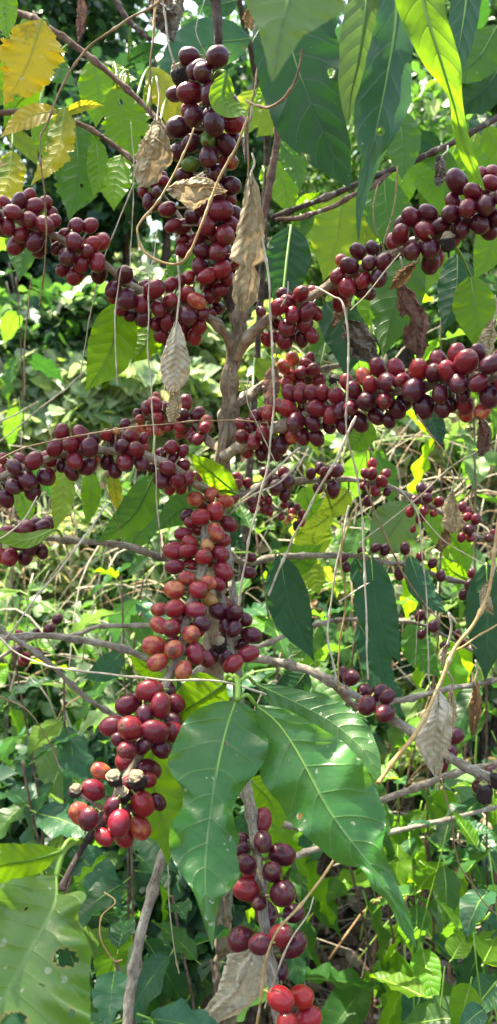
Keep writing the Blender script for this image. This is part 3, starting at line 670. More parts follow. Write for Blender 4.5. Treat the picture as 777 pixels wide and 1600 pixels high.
SL('leftA', 176, 486, 190, 585, 20, .63, 'bright', -.06, (200, 452, .575))
SL('leftA', 235, 500, 205, 568, 24, .63, 'bright', .1, (240, 465, .58))
SL('leftA', 262, 505, 292, 580, 22, .64, 'green', -.1, (270, 478, .58))
SL('rightB', 455, 352, 428, 478, 36, .62, 'dark', .05, (440, 487, .58), tilt=.2)
SL('top', 300, 390, 250, 440, 22, .66, 'green', .1, (338, 345, .58))
SL('top', 352, 112, 394, 180, 20, .50, 'bright', -.35, (330, 128, .545), tilt=.6)
SL('rightB', 508, 472, 540, 592, 34, .64, 'blue', .15, (495, 465, .57), tilt=.2)
SL('rightB', 650, 400, 598, 560, 40, .66, 'green', -.05, (645, 390, .55), tilt=-.1)
SL('rightB', 735, 430, 742, 545, 34, .62, 'bright', .03, (700, 372, .54), tilt=.1)
SL('rightB', 715, 395, 690, 520, 30, .66, 'dark', .08, (690, 372, .54))
SL('rightstub', 520, 500, 480, 560, 20, .68, 'green', .1, (500, 580, .65))
SL('rightstub', 398, 560, 425, 620, 16, .70, 'lime', .1, (395, 610, .63))
SL('rightC', 575, 655, 540, 705, 22, .62, 'bright', .1, (560, 625, .54))
SL('rightC', 660, 640, 690, 700, 16, .58, 'dark', .1, (650, 604, .50))
SL('leftD', 240, 742, 150, 848, 28, .66, 'green', .12, (245, 720, .58), tilt=.2)
SL('leftD', 100, 725, 85, 832, 19, .64, 'lime', .05, (100, 710, .565))
SL('leftD', 140, 735, 136, 822, 16, .65, 'bright', .05, (140, 705, .57))
SL('leftD', 176, 738, 183, 800, 11, .66, 'yellow', .02, (175, 703, .57))
SL('frontF', 330, 790, 245, 830, 26, .66, 'green', -.15, (335, 790, .60))
SL('frontF', 360, 795, 385, 860, 20, .68, 'dark', -.2, (335, 800, .59))
SL('frontF', 270, 1032, 200, 1110, 14, .60, 'bright', .25, (275, 1035, .49))
SL('rearI', 520, 800, 465, 830, 16, .76, 'lime', .1, (500, 752, .71))
SL('rearI', 545, 765, 495, 800, 22, .76, 'lime', .1, (545, 750, .72))
SL('rearI', 640, 785, 575, 868, 40, .80, 'pale', .05, (640, 775, .74), tilt=.1)
SL('rearI', 700, 830, 730, 900, 18, .82, 'bright', .1, (690, 800, .75))
SL('rearJ', 437, 866, 492, 1034, 33, .68, 'dark', -.06, (430, 870, .72), tilt=.2, wave=.10)
SL('rearJ', 580, 872, 628, 1040, 33, .66, 'dark', -.08, (560, 868, .75), tilt=-.2, label='dark hanging leaf with a wavy edge')
SL('rearJ', 640, 868, 700, 962, 20, .70, 'blue', -.1, (640, 880, .765))
SL('rearJ', 500, 868, 488, 810, 30, .80, 'lime', .1, (505, 868, .74))
SL('rearJ', 556, 868, 578, 960, 26, .80, 'dark', .1, (540, 870, .745))
SL('rearJ', 760, 880, 758, 1065, 36, .72, 'dark', .02, (740, 912, .78), tilt=.1)
SL('rearJ', 730, 905, 690, 870, 14, .8, 'bright', .1, (735, 912, .78))
SL('rearJ', 415, 880, 505, 850, 26, .78, 'green', -.12, (415, 872, .715))
SL('rearJ', 470, 872, 500, 930, 22, .84, 'lime', .05, (470, 870, .73))
SL('rearJ2', 560, 975, 600, 1070, 26, .84, 'dark', .08, (560, 970, .79))
SL('rearJ2', 640, 972, 690, 1060, 24, .86, 'green', -.1, (640, 973, .805))
SL('rearJ2', 500, 975, 450, 1030, 18, .84, 'green', .1, (505, 972, .78))
SL('leftM', 190, 1020, 130, 1060, 20, .76, 'blue', .1, (190, 1012, .68))
SL('leftM', 270, 1045, 200, 1010, 16, .78, 'bright', .2, (270, 1048, .70))
SL('leftL', 200, 857, 262, 800, 22, .72, 'green', .1, (200, 857, .65))
SL('rightM', 600, 1252, 560, 1330, 22, .80, 'green', .1, (600, 1250, .74))
SL('rightK', 390, 1215, 440, 1300, 30, .62, 'bright', .1, (383, 1200, .60))
SL('frontH', 392, 1265, 345, 1330, 20, .56, 'dark', .1, (390, 1262, .47))
SL('rightK', 480, 1048, 415, 1100, 26, .68, 'dark', .1, (480, 1050, .63))

for a in [('leftA', 20, 345, 30, 440, 24, .66, 'green', .1, (20, 340, .55)), ('rightB', 600, 412, 560, 520, 34, .72, 'bright', .08, (600, 406, .56)),
          ('rightB', 520, 452, 560, 560, 26, .74, 'lime', -.05, (520, 448, .57)), ('rightB', 780, 320, 740, 440, 28, .68, 'bright', .06, (760, 315, .52)),
          ('rightC', 480, 655, 420, 560, 18, .72, 'bright', .1, (470, 650, .57)), ('leftD', 20, 745, 40, 830, 18, .70, 'bright', .1, (20, 740, .555)),
          ('rightB', 700, 380, 650, 470, 26, .74, 'bright', -.08, (700, 370, .54)), ('leftA', 240, 470, 255, 575, 20, .68, 'bright', .08, (240, 465, .575)),
          ('rearI', 660, 790, 700, 880, 20, .86, 'bright', .1, (660, 785, .745)), ('rearI', 475, 760, 520, 840, 24, .84, 'bright', -.1, (480, 752, .705))]:
    SL(*a)
# ------------------------------------------------------------------ other coffee shrubs close by
G_ = 'coffee shrubs growing close together'
def gz(p): return Vector((p.x, p.y, terrain(p.x, p.y)))
# upper left shrub with yellowing leaves, trunk beyond the left edge
b0 = gz(P(-260, 1500, .95))
s2 = thing('coffee_shrub', b0, 'coffee shrub reaching in from the upper left with large yellow and amber leaves', 'shrub', G_)
s2t, _ = stem_obj('trunk', [tuple(b0 - Vector((0, 0, .05))), tuple(b0 + Vector((.02, 0, .6))), tuple(P(-240, 500, .9)), tuple(P(-230, 0, .88)), tuple(P(-225, -60, .88))], (.015, .009), 'bark', s2, True, 40, 12, px=False)
s2a, _ = stem_obj('branch', [(-232, 60, .88), (-60, 0, .78), (40, 25, .72), (78, 46, .70), (130, 82, .69), (180, 122, .68), (240, 180, .67), (272, 218, .66)], (.0045, .0022), 'redbark', s2)
s2b, _ = stem_obj('branch', [(-235, 300, .88), (-60, 190, .78), (60, 175, .73), (105, 186, .72), (150, 208, .71), (212, 257, .70), (250, 300, .70)], (.0040, .0020), 'redbark', s2)
s2c, _ = stem_obj('branch', [(-228, 0, .88), (0, -80, .8), (150, -30, .78), (200, 30, .77), (235, 62, .76)], (.0042, .0026), 'darkbark', s2)
def S(p, *a, **kw):
    kw.setdefault('ragged', .13 if a[6] in ('yellow', 'amber', 'green') else .07); kw.setdefault('nu', 60); kw.setdefault('nv', 8); return simple_leaf(p, *a, **kw)
S(s2a, 66, 30, 5, 165, 48, .62, 'amber', .05, (78, 46, .70), tilt=.2, ragged=.28, wave=.15, holes=[(26, 152, 5, 6), (42, 60, 2.5, 3), (8, 100, 2, 2.5)], label='large amber leaf speckled with brown')
S(s2a, 2, -30, 12, 64, 22, .50, 'bright', .0, None)
S(s2a, 62, 55, 120, 136, 24, .70, 'green', -.1, (80, 48, .70))
S(s2a, 80, 110, -15, 175, 34, .76, 'bright', -.2, (110, 66, .69), tilt=.2)
S(s2b, 70, 130, 5, 200, 22, .80, 'bright', -.1, (60, 175, .73))
S(s2b, 102, 168, 48, 290, 22, .68, 'yellow', .12, (108, 184, .72), ragged=.35, wave=.2, holes=[(70, 240, 5, 4)], label='curled yellow leaf')
S(s2b, 90, 172, 0, 215, 18, .69, 'amber', -.10, (104, 184, .72))
S(s2b, 20, 235, -10, 330, 26, .70, 'yellow', .08, (20, 180, .74))
S(s2b, 118, 196, 108, 345, 42, .73, 'green', .06, (118, 190, .72), tilt=.1, ragged=.28, wave=.14, holes=[(104, 222, 5, 3), (128, 290, 2.5, 3), (92, 262, 2, 2)], label='broad green leaf with light shining through')
S(s2b, 150, 215, 146, 312, 17, .71, 'bright', .05, (148, 208, .71))
S(s2b, 100, 178, 165, 165, 9, .70, 'yellow', .1, (106, 185, .72))
S(s2a, 178, 135, 205, 262, 36, .75, 'bright', .05, (180, 122, .68), tilt=.1, ragged=.25, holes=[(188, 160, 4, 5), (222, 215, 2.5, 3)])
S(s2a, 200, 110, 172, 140, 9, .70, 'yellow', .2, (186, 128, .68))
S(s2a, 178, 98, 215, 124, 11, .70, 'lime', -.2, (184, 126, .68))
S(s2a, 232, 105, 262, 200, 22, .77, 'yellow', .12, (214, 152, .675))
S(s2a, 262, 150, 288, 190, 18, .78, 'yellow', .0, (250, 192, .67))
S(s2a, 240, 118, 225, 175, 12, .78, 'lime', .05, (230, 168, .67))
S(s2c, 200, 95, 260, 70, 14, .8, 'dark', .05, (205, 40, .77))
S(s2b, 12, 205, 60, 260, 14, .78, 'lime', .1, (40, 178, .74))
S(s2b, 205, 258, 240, 330, 18, .80, 'green', .1, (212, 257, .70))

# overhead shrub whose leaves hang close to the lens at the upper right
b0 = gz(P(1080, 1500, 1.0))
s3 = thing('coffee_shrub', b0, 'coffee shrub hanging its long dark leaves in front at the upper right', 'shrub', G_)
s3t, _ = stem_obj('trunk', [tuple(b0 - Vector((0, 0, .05))), tuple(b0 + Vector((-.02, 0, .7))), tuple(P(1020, 400, .85)), tuple(P(960, 0, .78)), tuple(P(930, -200, .75))], (.016, .009), 'bark', s3, True, 40, 12, px=False)
s3a, _ = stem_obj('branch', [(950, -30, .78), (840, -60, .55), (740, -75, .42), (640, -80, .39), (560, -80, .37), (480, -75, .34), (430, -70, .32)], (.0050, .0025), 'twig', s3)
s3b, _ = stem_obj('branch', [(1000, 120, .85), (860, 140, .82), (777, 186, .80), (700, 226, .79), (650, 250, .785), (610, 268, .78), (560, 288, .77), (500, 312, .76), (420, 340, .75)], (.0040, .0028), 'darkbark', s3)
s3c, _ = stem_obj('branch', [(610, 268, .78), (585, 290, .77), (550, 305, .76), (520, 322, .755), (470, 340, .75), (430, 345, .75)], (.0028, .0022), 'redbark', s3)
s3d, _ = stem_obj('branch', [(900, -100, .76), (640, -90, .72), (450, -60, .72), (440, 60, .73), (434, 200, .74), (425, 270, .745), (415, 330, .75), (398, 400, .76)], (.0044, .0036), 'redbark', s3)
def H(mid, w, mat, **kw): return leaf(s3a, mid, w, mat, None, pr=.0012, **kw)
H([(470, -82, .27), (462, -40, .265), (440, 40, .262), (425, 128, .262)], [(0, 2), (.1, 50), (.35, 82), (.5, 62), (.62, 36), (.8, 18), (.93, 8), (1, .5)], 'pale', wr=[(0, 2), (.1, 50), (.35, 90), (.5, 62), (.62, 38), (.8, 20), (.93, 8), (1, .5)], label='pale blurred leaf tip hanging closest to the lens', tilt=.1)
H([(440, -78, .44), (446, 30, .43), (466, 110, .425), (500, 195, .42), (547, 294, .415)], [(0, 1), (.1, 30), (.3, 54), (.5, 66), (.7, 66), (.85, 40), (.95, 14), (1, 1)], 'dark', wr=[(0, 1), (.1, 50), (.3, 78), (.5, 74), (.7, 44), (.85, 30), (.95, 12), (1, 1)], label='broad dark green leaf with two small holes', holes=[(518, 114, 5.5, 6.5), (477, 245, 6, 5)], tilt=.1, fold=.05, wave=.05)
H([(575, -80, .40), (572, 0, .385), (560, 90, .38), (547, 150, .38), (543, 196, .38)], [(0, 1), (.2, 26), (.5, 34), (.75, 24), (.9, 10), (1, 1)], 'pale', wr=[(0, 1), (.2, 30), (.5, 36), (.75, 26), (.9, 8), (1, 1)], tilt=.4)
H([(620, -80, .39), (618, 30, .38), (606, 110, .375), (588, 200, .37), (572, 270, .37), (562, 330, .37), (560, 376, .37)], [(0, 1), (.15, 26), (.35, 34), (.55, 40), (.64, 32), (.72, 12), (.85, 8), (1, 1)], 'blue', wr=[(0, 1), (.15, 30), (.35, 34), (.5, 44), (.6, 36), (.7, 20), (.85, 9), (1, 1)], label='bluish glossy twisted leaf with a long drip tip', tilt=.5, fold=.3, wave=.14, holes=[(594, 205, 6, 5)])
H([(655, -80, .35), (660, 0, .345), (684, 80, .345), (708, 160, .35), (728, 235, .355), (757, 297, .36)], 40, 'bright', edges=([(654, -80), (612, -40), (620, 10), (640, 60), (665, 105), (700, 150), (708, 200), (722, 250), (756, 298)], [(656, -80), (690, -40), (697, 20), (712, 70), (722, 110), (722, 150), (730, 200), (742, 240), (758, 297)]), label='long narrow bright leaf with a wavy edge and light coming through', tilt=.3, wave=.10)
H([(730, -80, .40), (728, 0, .395), (716, 80, .39), (708, 160, .39)], [(0, 1), (.3, 24), (.6, 22), (.85, 10), (1, 1)], 'blue', tilt=.4)
S3 = lambda p, *a, **kw: simple_leaf(p, *a, **kw)
S3(s3b, 620, 170, 628, 282, 30, .70, 'green', .05, (640, 254, .785), tilt=.1)
S3(s3b, 600, 276, 628, 400, 36, .84, 'green', -.06, (605, 270, .78))
S3(s3b, 536, 296, 505, 440, 44, .86, 'lime', .04, (540, 295, .765), tilt=.1, label='yellowing broad leaf with light shining through')
S3(s3b, 570, 286, 565, 400, 30, .90, 'lime', .06, (570, 284, .77))
S3(s3b, 777, 40, 690, 128, 34, .80, 'green', .12, (800, 175, .81))
S3(s3b, 790, 90, 700, 180, 30, .84, 'dark', .10, (800, 175, .81))
S3(s3b, 690, 228, 655, 330, 32, .86, 'green', .08, (690, 231, .79))
S3(s3b, 715, 222, 760, 300, 26, .88, 'bright', .05, (712, 224, .79))
S3(s3b, 690, 232, 640, 200, 20, .86, 'dark', .1, (690, 231, .79))
S3(s3b, 480, 318, 455, 380, 18, .82, 'green', .06, (480, 318, .76))
S3(s3b, 640, 254, 690, 340, 20, .84, 'bright', .1, (640, 254, .785))
S3(s3b, 760, 196, 790, 330, 30, .9, 'bright', .1, (760, 196, .80))
S3(s3c, 470, 342, 500, 300, 16, .82, 'bright', .1, (470, 340, .75))
S3(s3d, 434, 215, 470, 300, 20, .80, 'green', .1, (434, 205, .74))
S3(s3d, 438, 110, 395, 160, 18, .84, 'bright', .1, (438, 100, .73))
S3(s3d, 440, 150, 400, 215, 22, .9, 'lime', .1, (436, 140, .73))

# broad dim leaf and stems against the sky at the top, its own slender shrub behind
b0 = gz(P(330, 1480, 1.5))
s4 = thing('coffee_shrub', b0, 'slender coffee shrub behind the trunk with one huge bluish leaf against the sky', 'shrub', G_)
s4t, _ = stem_obj('trunk', [tuple(b0 - Vector((0, 0, .05))), tuple(b0 + Vector((.05, 0, .9))), tuple(P(415, 330, 1.2)), tuple(P(402, 130, 1.1)), tuple(P(380, 30, 1.05)), tuple(P(360, -60, 1.0))], (.012, .004), 'darkbark', s4, True, 40, 10, px=False)
simple_leaf(s4t, 392, 60, 240, 125, 42, .95, 'blue', -.12, (388, 70, 1.08), tilt=.1)
simple_leaf(s4t, 400, 140, 345, 215, 28, 1.05, 'lime', .1, (404, 150, 1.1))
simple_leaf(s4t, 404, 130, 425, 215, 26, 1.1, 'bright', .1, (404, 140, 1.1))
simple_leaf(s4t, 385, 40, 450, -20, 20, 1.05, 'dark', .1, (383, 45, 1.05))
simple_leaf(s4t, 372, 0, 300, 0, 22, 1.0, 'dark', .1, (368, 0, 1.03))
simple_leaf(s4t, 410, 260, 445, 330, 22, 1.2, 'bright', .1, (413, 270, 1.16))

# ------------------------------------------------------------------ dead leaves caught in the twigs
def dead(label, mid, w, mat='tan', **kw):
    kw.setdefault('crump', .22); kw.setdefault('roll', RNG.uniform(.5, 1.6)); kw.setdefault('fold', RNG.uniform(-.6, .6)); kw.setdefault('ragged', .22); kw.setdefault('wave', .15); kw.setdefault('nu', 50); kw.setdefault('nv', 18)
    stem = kw.pop('stem', None)
    vs, fs, uv, rim, c = leaf_grid(mid, w, seed=RNG.random() * 40, **kw)
    mb = MB(); mb.add(vs, fs, uv, 0)
    a = P(*c[0]); e = P(*stem) if stem else a + Vector((0, 0, .02))
    pts = crom([tuple(e), tuple((a + e) / 2 + Vector((.002, 0, 0))), tuple(a), tuple(P(*c[4]))], 9)
    v, f, u = tube_data(pts, [.0008] * 9, 5); mb.add(v, f, u, 1)
    o = mb.build('dead_leaf', [M[mat], M['straw']], None, tuple(a))
    return tag(o, label, 'dead leaf', 'dead leaves caught among the twigs')
dead('long pale dead leaf folded in pleats beside the fruit column above the trunk', [(392, 272, .475), (394, 330, .47), (388, 400, .47), (384, 450, .47), (380, 486, .47)], [(0, 4), (.12, 12), (.3, 20), (.5, 26), (.62, 30), (.66, 12), (.74, 22), (.92, 20), (1, 9)], 'tan', crump=.09, pleat=.13, ragged=.08, fold=.1, roll=.6, stem=(394, 240, .49))
dead('small tan dead leaf folded to a point over the upper cherry column', [(262, 296, .50), (288, 294, .49), (322, 292, .49), (354, 300, .50)], [(0, 8), (.2, 22), (.4, 40), (.6, 24), (.85, 10), (1, 2)], 'tan', wr=[(0, 4), (.3, 14), (.6, 16), (1, 2)], roll=.5, crump=.14, pleat=.05, ragged=.1, stem=(318, 270, .50))
dead('brown crumpled dead leaf left of the upper cherry column', [(246, 182, .55), (245, 215, .54), (238, 250, .54), (222, 292, .54)], [(0, 3), (.3, 24), (.6, 32), (.85, 22), (1, 5)], 'tan', crump=.2, pleat=.10, ragged=.1, roll=.8, stem=(244, 120, .56))
dead('white papery dead leaf hanging on a thread below the left cluster', [(276, 502, .50), (276, 540, .49), (272, 590, .49), (270, 612, .49)], [(0, 2), (.25, 13), (.55, 26), (.8, 22), (1, 8)], 'cream', crump=.09, pleat=.12, ragged=.08, fold=.2, roll=.5, stem=(277, 400, .51))
dead('torn tan dead leaf strip below the white papery leaf', [(270, 600, .497), (274, 630, .495), (268, 660, .495)], [(0, 8), (.4, 14), (.8, 11), (1, 4)], 'tan', crump=.25, stem=(272, 585, .497))
dead('large whitish crumpled dead leaf over the right grey limb', [(684, 1078, .50), (686, 1120, .49), (676, 1165, .49), (684, 1214, .49)], [(0, 5), (.3, 24), (.6, 30), (.85, 14), (1, 4)], 'cream', crump=.17, pleat=.10, ragged=.1, stem=(690, 1050, .47))
dead('narrow tan dead leaf strip beside the whitish crumpled one', [(706, 1080, .52), (704, 1120, .52), (702, 1150, .52)], [(0, 4), (.5, 10), (1, 4)], 'tan', crump=.3, stem=(700, 1050, .50))
dead('whitish pleated dead leaf under the lowest stem cherries', [(398, 1480, .44), (385, 1520, .43), (362, 1560, .43), (330, 1588, .43)], [(0, 10), (.2, 38), (.5, 34), (.75, 26), (1, 14)], 'cream', crump=.11, pleat=.12, ragged=.1, fold=.1, roll=.5, stem=(404, 1462, .43))
dead('grey triangular dead leaf hanging at the far right cluster', [(706, 768, .70), (706, 795, .70), (712, 832, .70)], [(0, 3), (.4, 14), (.8, 22), (1, 8)], 'tan', crump=.2, stem=(706, 735, .70))
dead('brown dead leaf shred below the grey triangular one', [(700, 825, .72), (694, 845, .72), (685, 860, .72)], [(0, 8), (.5, 15), (1, 6)], 'brown', crump=.3)
dead('dark grey curled dead leaf over the right fruit branch', [(540, 505, .60), (558, 525, .60), (568, 545, .60), (585, 568, .60)], [(0, 10), (.3, 28), (.6, 30), (1, 5)], 'grey', crump=.3, stem=(536, 470, .60))
dead('brown ragged dead leaf left of the dark grey one', [(548, 460, .62), (535, 480, .62), (520, 510, .62)], [(0, 5), (.4, 12), (.8, 9), (1, 2)], 'brown', crump=.4)
dead('purplish brown dead leaf with a hole above the right fruit branch', [(625, 440, .60), (638, 475, .60), (650, 510, .60), (655, 560, .60)], [(0, 4), (.3, 20), (.6, 24), (.85, 20), (1, 6)], 'purple', crump=.2, roll=.9, holes=[(636, 500, 5, 8)], nu=70, nv=16)
dead('golden brown rolled dead leaf under the upper right cluster', [(648, 412, .57), (630, 430, .57), (610, 452, .57)], [(0, 6), (.4, 13), (.8, 10), (1, 2)], 'brown', crump=.25, stem=(655, 400, .56))
dead('grey wrinkled dead leaf above the topmost right cluster', [(690, 244, .58), (690, 262, .58), (682, 292, .58)], [(0, 8), (.4, 15), (.8, 13), (1, 3)], 'grey', crump=.35, stem=(700, 228, .6))
dead('brown dead leaf hanging at the right edge above the fruit', [(772, 500, .60), (762, 530, .60), (760, 560, .60)], [(0, 6), (.4, 15), (.8, 12), (1, 3)], 'tan', crump=.25)
dead('brown dead leaf drooping under the right end of the fruit branch', [(752, 655, .52), (758, 680, .52), (750, 712, .52)], [(0, 4), (.4, 14), (.8, 11), (1, 3)], 'purple', crump=.25, roll=1.0)
dead('brown dead leaf pair dangling under the thin right limb', [(742, 1065, .66), (745, 1100, .66), (738, 1150, .66)], [(0, 3), (.4, 13), (.8, 10), (1, 2)], 'brown', crump=.25)
dead('dark brown dead leaf dangling at the top left', [(124, -10, .75), (128, 20, .75), (124, 64, .75)], [(0, 4), (.4, 12), (.8, 9), (1, 2)], 'purple', crump=.3)
dead('dark brown curled dead leaf at the top beside the loop vine', [(238, -10, .62), (252, 10, .61), (262, 40, .61), (268, 62, .61)], [(0, 10), (.4, 26), (.7, 18), (1, 2)], 'grey', crump=.35)
dead('dark dead leaf beside the top stem', [(283, -12, .66), (276, 18, .66), (272, 55, .66)], [(0, 6), (.4, 13), (.8, 9), (1, 2)], 'grey', crump=.3)
dead('brown oval dead leaf right of the trunk', [(428, 572, .60), (424, 605, .60), (422, 648, .60)], [(0, 5), (.3, 15), (.8, 10), (1, 2)], 'purple', roll=.6, crump=.12, prof=OVAL)
dead('small orange brown dead leaf at the top right of the fruit stem', [(390, 12, .55), (388, 28, .55), (394, 48, .55)], [(0, 2), (.4, 9), (.8, 7), (1, 1)], 'brown', crump=.2)
dead('narrow grey seed pod like dead leaf beside the pleated one', [(385, 198, .48), (384, 225, .48), (384, 255, .48)], [(0, 2), (.4, 9), (.7, 8), (1, 2)], 'grey', crump=.15, roll=2.2, stem=(392, 165, .48))
dead('brown dead leaf snagged on the gold vine at the right edge', [(768, 905, .48), (756, 930, .48), (770, 960, .48)], [(0, 3), (.4, 12), (.8, 9), (1, 2)], 'tan', crump=.3)
dead('small tan dead leaf on the gold vine', [(700, 1005, .47), (692, 1022, .47), (690, 1042, .47)], [(0, 2), (.5, 8), (1, 2)], 'tan', crump=.3)

# ------------------------------------------------------------------ dry climbing vines, each a strand of its own
def vine(label, pts, r, mat='straw', cat='vine'):
    c = crom(pts, max(60, len(pts) * 20)); w = np.array([tuple(P(*q)) for q in c]); n_ = len(w); sd = RNG.random() * 99; ll_ = np.concatenate([[0], np.cumsum(np.linalg.norm(np.diff(w, axis=0), axis=1))])
    for i in range(n_):
        l_ = ll_[i]; w[i] += np.array(mnoise.noise_vector(Vector((l_ * 14, sd, 1)))) * .0030 + np.array(mnoise.noise_vector(Vector((l_ * 45, sd, 7)))) * .0010
    rr = (np.linspace(r[0], r[1], n_) if isinstance(r, tuple) else np.full(n_, r)) * .55
    rr = rr * np.array([1 + .4 * max(0, mnoise.noise(Vector((l_ * 90, sd, 3)))) + .6 * math.exp(-(((l_ / .037 + sd) % 1 - .5) * 16) ** 2) for l_ in ll_])
    v, f, u = tube_data(w, rr, 7, jitter=.25, seed=sd)
    o = mesh_obj('dry_vine', np.array(v), f, M[mat], None, u, None, tuple(w[0]))
    return tag(o, label, 'vine', 'dry vines strung across the shrub')
vine('brown vine curving down the upper left over the yellow leaves', [(262, -20, .50), (245, 5, .50), (195, 35, .50), (135, 78, .50), (95, 135, .50), (76, 190, .50), (62, 215, .50), (64, 260, .50), (71, 330, .51), (71, 380, .52), (66, 440, .54), (60, 480, .56)], (.0014, .0009), 'vineb')
vine('golden vine bowed into a wide loop in front of the upper cherries', [(304, 196, .475), (282, 250, .47), (252, 305, .465), (222, 345, .46), (217, 362, .455), (224, 388, .455), (242, 405, .455), (266, 415, .455), (284, 412, .455), (298, 394, .455), (312, 360, .455), (330, 310, .46), (350, 262, .465), (372, 220, .47), (392, 178, .475)], (.0011, .0016), 'gold')
vine('tan hooked vine stub arching over the broad dark leaf', [(385, 155, .475), (400, 163, .44), (424, 165, .41), (448, 150, .40), (466, 120, .395), (476, 72, .39)], (.0014, .0011), 'vineb')
vine('grey dry strand running down past the seed pod', [(400, 60, .50), (398, 140, .48), (388, 190, .475), (386, 260, .475), (380, 300, .475)], .0010, 'vineb')
vine('long pale vine falling from the pleated dead leaf to the centre', [(408, 348, .47), (420, 420, .465), (424, 500, .46), (430, 580, .455), (430, 640, .455), (420, 720, .455), (402, 800, .46), (385, 880, .465), (372, 950, .47)], .0012, 'straw')
vine('pale vine hanging down through the middle of the right fruit branch', [(497, 450, .50), (522, 465, .49), (536, 476, .485), (541, 530, .48), (544, 600, .475), (548, 680, .48), (560, 760, .49), (568, 860, .50), (575, 960, .50), (576, 1062, .51)], .0011, 'straw')
vine('white kinked thread bent over the left clusters', [(250, 350, .50), (242, 405, .50), (230, 424, .50), (210, 420, .50), (192, 416, .50), (186, 450, .50), (182, 500, .50), (184, 560, .50), (186, 600, .50)], .0007, 'straw')
vine('long white thread falling left of the trunk', [(232, 422, .50), (231, 480, .50), (234, 560, .50), (238, 640, .50), (243, 740, .50), (245, 800, .51), (252, 870, .52)], .0008, 'straw')
vine('straight white thread slanting behind the left clusters', [(212, 285, .60), (190, 340, .60), (160, 405, .60), (143, 470, .60), (128, 590, .60)], .0008, 'straw')
vine('stout golden vine sweeping down the right side', [(782, 790, .46), (774, 850, .46), (764, 910, .455), (738, 970, .45), (708, 1010, .445), (688, 1070, .44), (655, 1140, .43), (625, 1180, .42), (592, 1222, .41)], (.0017, .0022), 'gold')
vine('golden vine side shoot off the stout right vine', [(700, 1020, .447), (735, 1000, .46), (777, 975, .47)], .0011, 'gold')
vine('golden vine crossing the lowest stem cherries', [(520, 1340, .405), (498, 1375, .40), (470, 1412, .395), (436, 1450, .39), (418, 1490, .385), (408, 1540, .385), (396, 1610, .385)], (.0013, .0011), 'gold')
vine('thin tan tendril beside the golden vine at the bottom', [(486, 1400, .40), (476, 1430, .395), (452, 1470, .39), (432, 1520, .39), (415, 1580, .39)], .0007, 'straw')
vine('long straw runner stretching across below the cherry column', [(-10, 985, .50), (20, 1015, .49), (60, 1035, .48), (110, 1048, .465), (190, 1056, .45), (280, 1060, .44), (345, 1062, .44), (420, 1085, .45)], .0011, 'straw')
vine('thin bare runner crossing above the left fruit branch', [(-20, 730, .48), (30, 706, .48), (90, 690, .48), (150, 680, .485), (230, 664, .49), (320, 658, .50), (420, 662, .51)], .0009, 'vineb')
vine('slanting grey twig over the far left berries', [(172, 784, .56), (140, 830, .55), (110, 870, .54), (60, 930, .53), (10, 1000, .52)], .0013, 'straw')
vine('slanting grey twig at the left edge', [(60, 775, .50), (38, 810, .50), (10, 835, .50), (-20, 850, .50)], .0008, 'straw')
vine('straight brown twig slanting down from the right fruit branch', [(558, 650, .50), (530, 710, .50), (492, 780, .51), (460, 840, .52), (420, 930, .53)], .0014, 'straw')
vine('forked dry twig behind the centre, nearer the trunk', [(470, 700, .56), (440, 730, .56), (410, 755, .57), (380, 778, .58), (358, 800, .59)], .0017, 'straw')
vine('short grey twig joining the forked one', [(475, 715, .57), (440, 757, .57), (400, 775, .575), (372, 790, .58)], .0013, 'straw')
vine('pale strand dangling through the far right clusters', [(622, 765, .60), (650, 800, .60), (660, 850, .60), (665, 920, .60), (672, 1080, .60)], .0010, 'straw')
vine('thin pale strand slanting past the far right clusters', [(645, 780, .62), (680, 830, .62), (710, 855, .62), (760, 885, .62)], .0008, 'straw')
vine('long grey runner rising to the right edge over the far clusters', [(560, 850, .60), (610, 810, .60), (650, 780, .60), (700, 735, .60), (750, 705, .60), (800, 670, .60)], .0009, 'straw')
vine('grey slanting twig between the dark hanging leaves', [(570, 760, .60), (600, 830, .60), (640, 910, .61), (690, 970, .62), (745, 1010, .62)], .0013, 'vineb')
vine('brown cord hanging left of the dark leaves', [(536, 820, .56), (534, 880, .56), (540, 940, .565), (532, 1010, .57), (530, 1080, .57)], .0011, 'gold')
vine('tan cord crossing the brown cord', [(545, 790, .57), (528, 860, .57), (520, 930, .57), (515, 1000, .57), (527, 1060, .57)], .0013, 'straw')
vine('stiff straw twig slanting over the small far leaves', [(530, 940, .54), (555, 925, .55), (580, 912, .56)], .0010, 'straw')
vine('thin straw stalk from the right fruit branch to the right edge', [(650, 648, .48), (680, 690, .49), (720, 750, .50), (740, 800, .51)], .0009, 'gold')
vine('fine threads through the front cherry cluster', [(388, 590, .50), (390, 630, .50), (408, 668, .50), (440, 735, .50)], .0005, 'straw')
vine('bent pale thread over the upper right clusters', [(628, 395, .50), (600, 425, .50), (572, 460, .50), (545, 486, .50)], .0007, 'straw')
vine('thin cord dangling in the upper right leaves', [(622, 262, .60), (616, 320, .60), (600, 370, .60), (598, 400, .60)], .0011, 'vineb')
vine('paired thin cords beside the long drip tip', [(590, 290, .60), (582, 340, .60), (592, 380, .60), (602, 402, .60)], .0009, 'vineb')
vine('brown cord twisting down the top left of the fruit column', [(246, -10, .54), (240, 40, .54), (236, 90, .535), (238, 150, .535), (240, 182, .54)], .0011, 'vineb')
vine('red brown stalk hanging at the top beside the cords', [(244, -20, .56), (240, 30, .56), (238, 70, .56)], .0013, 'gold')
vine('tan double cord above the dark dried cherry', [(252, -10, .53), (258, 30, .53), (262, 70, .53), (270, 100, .53)], .0012, 'straw')
vine('fine white tendril curling at the left edge', [(30, 620, .56), (34, 700, .56), (30, 760, .56), (24, 800, .56)], .0005, 'straw')
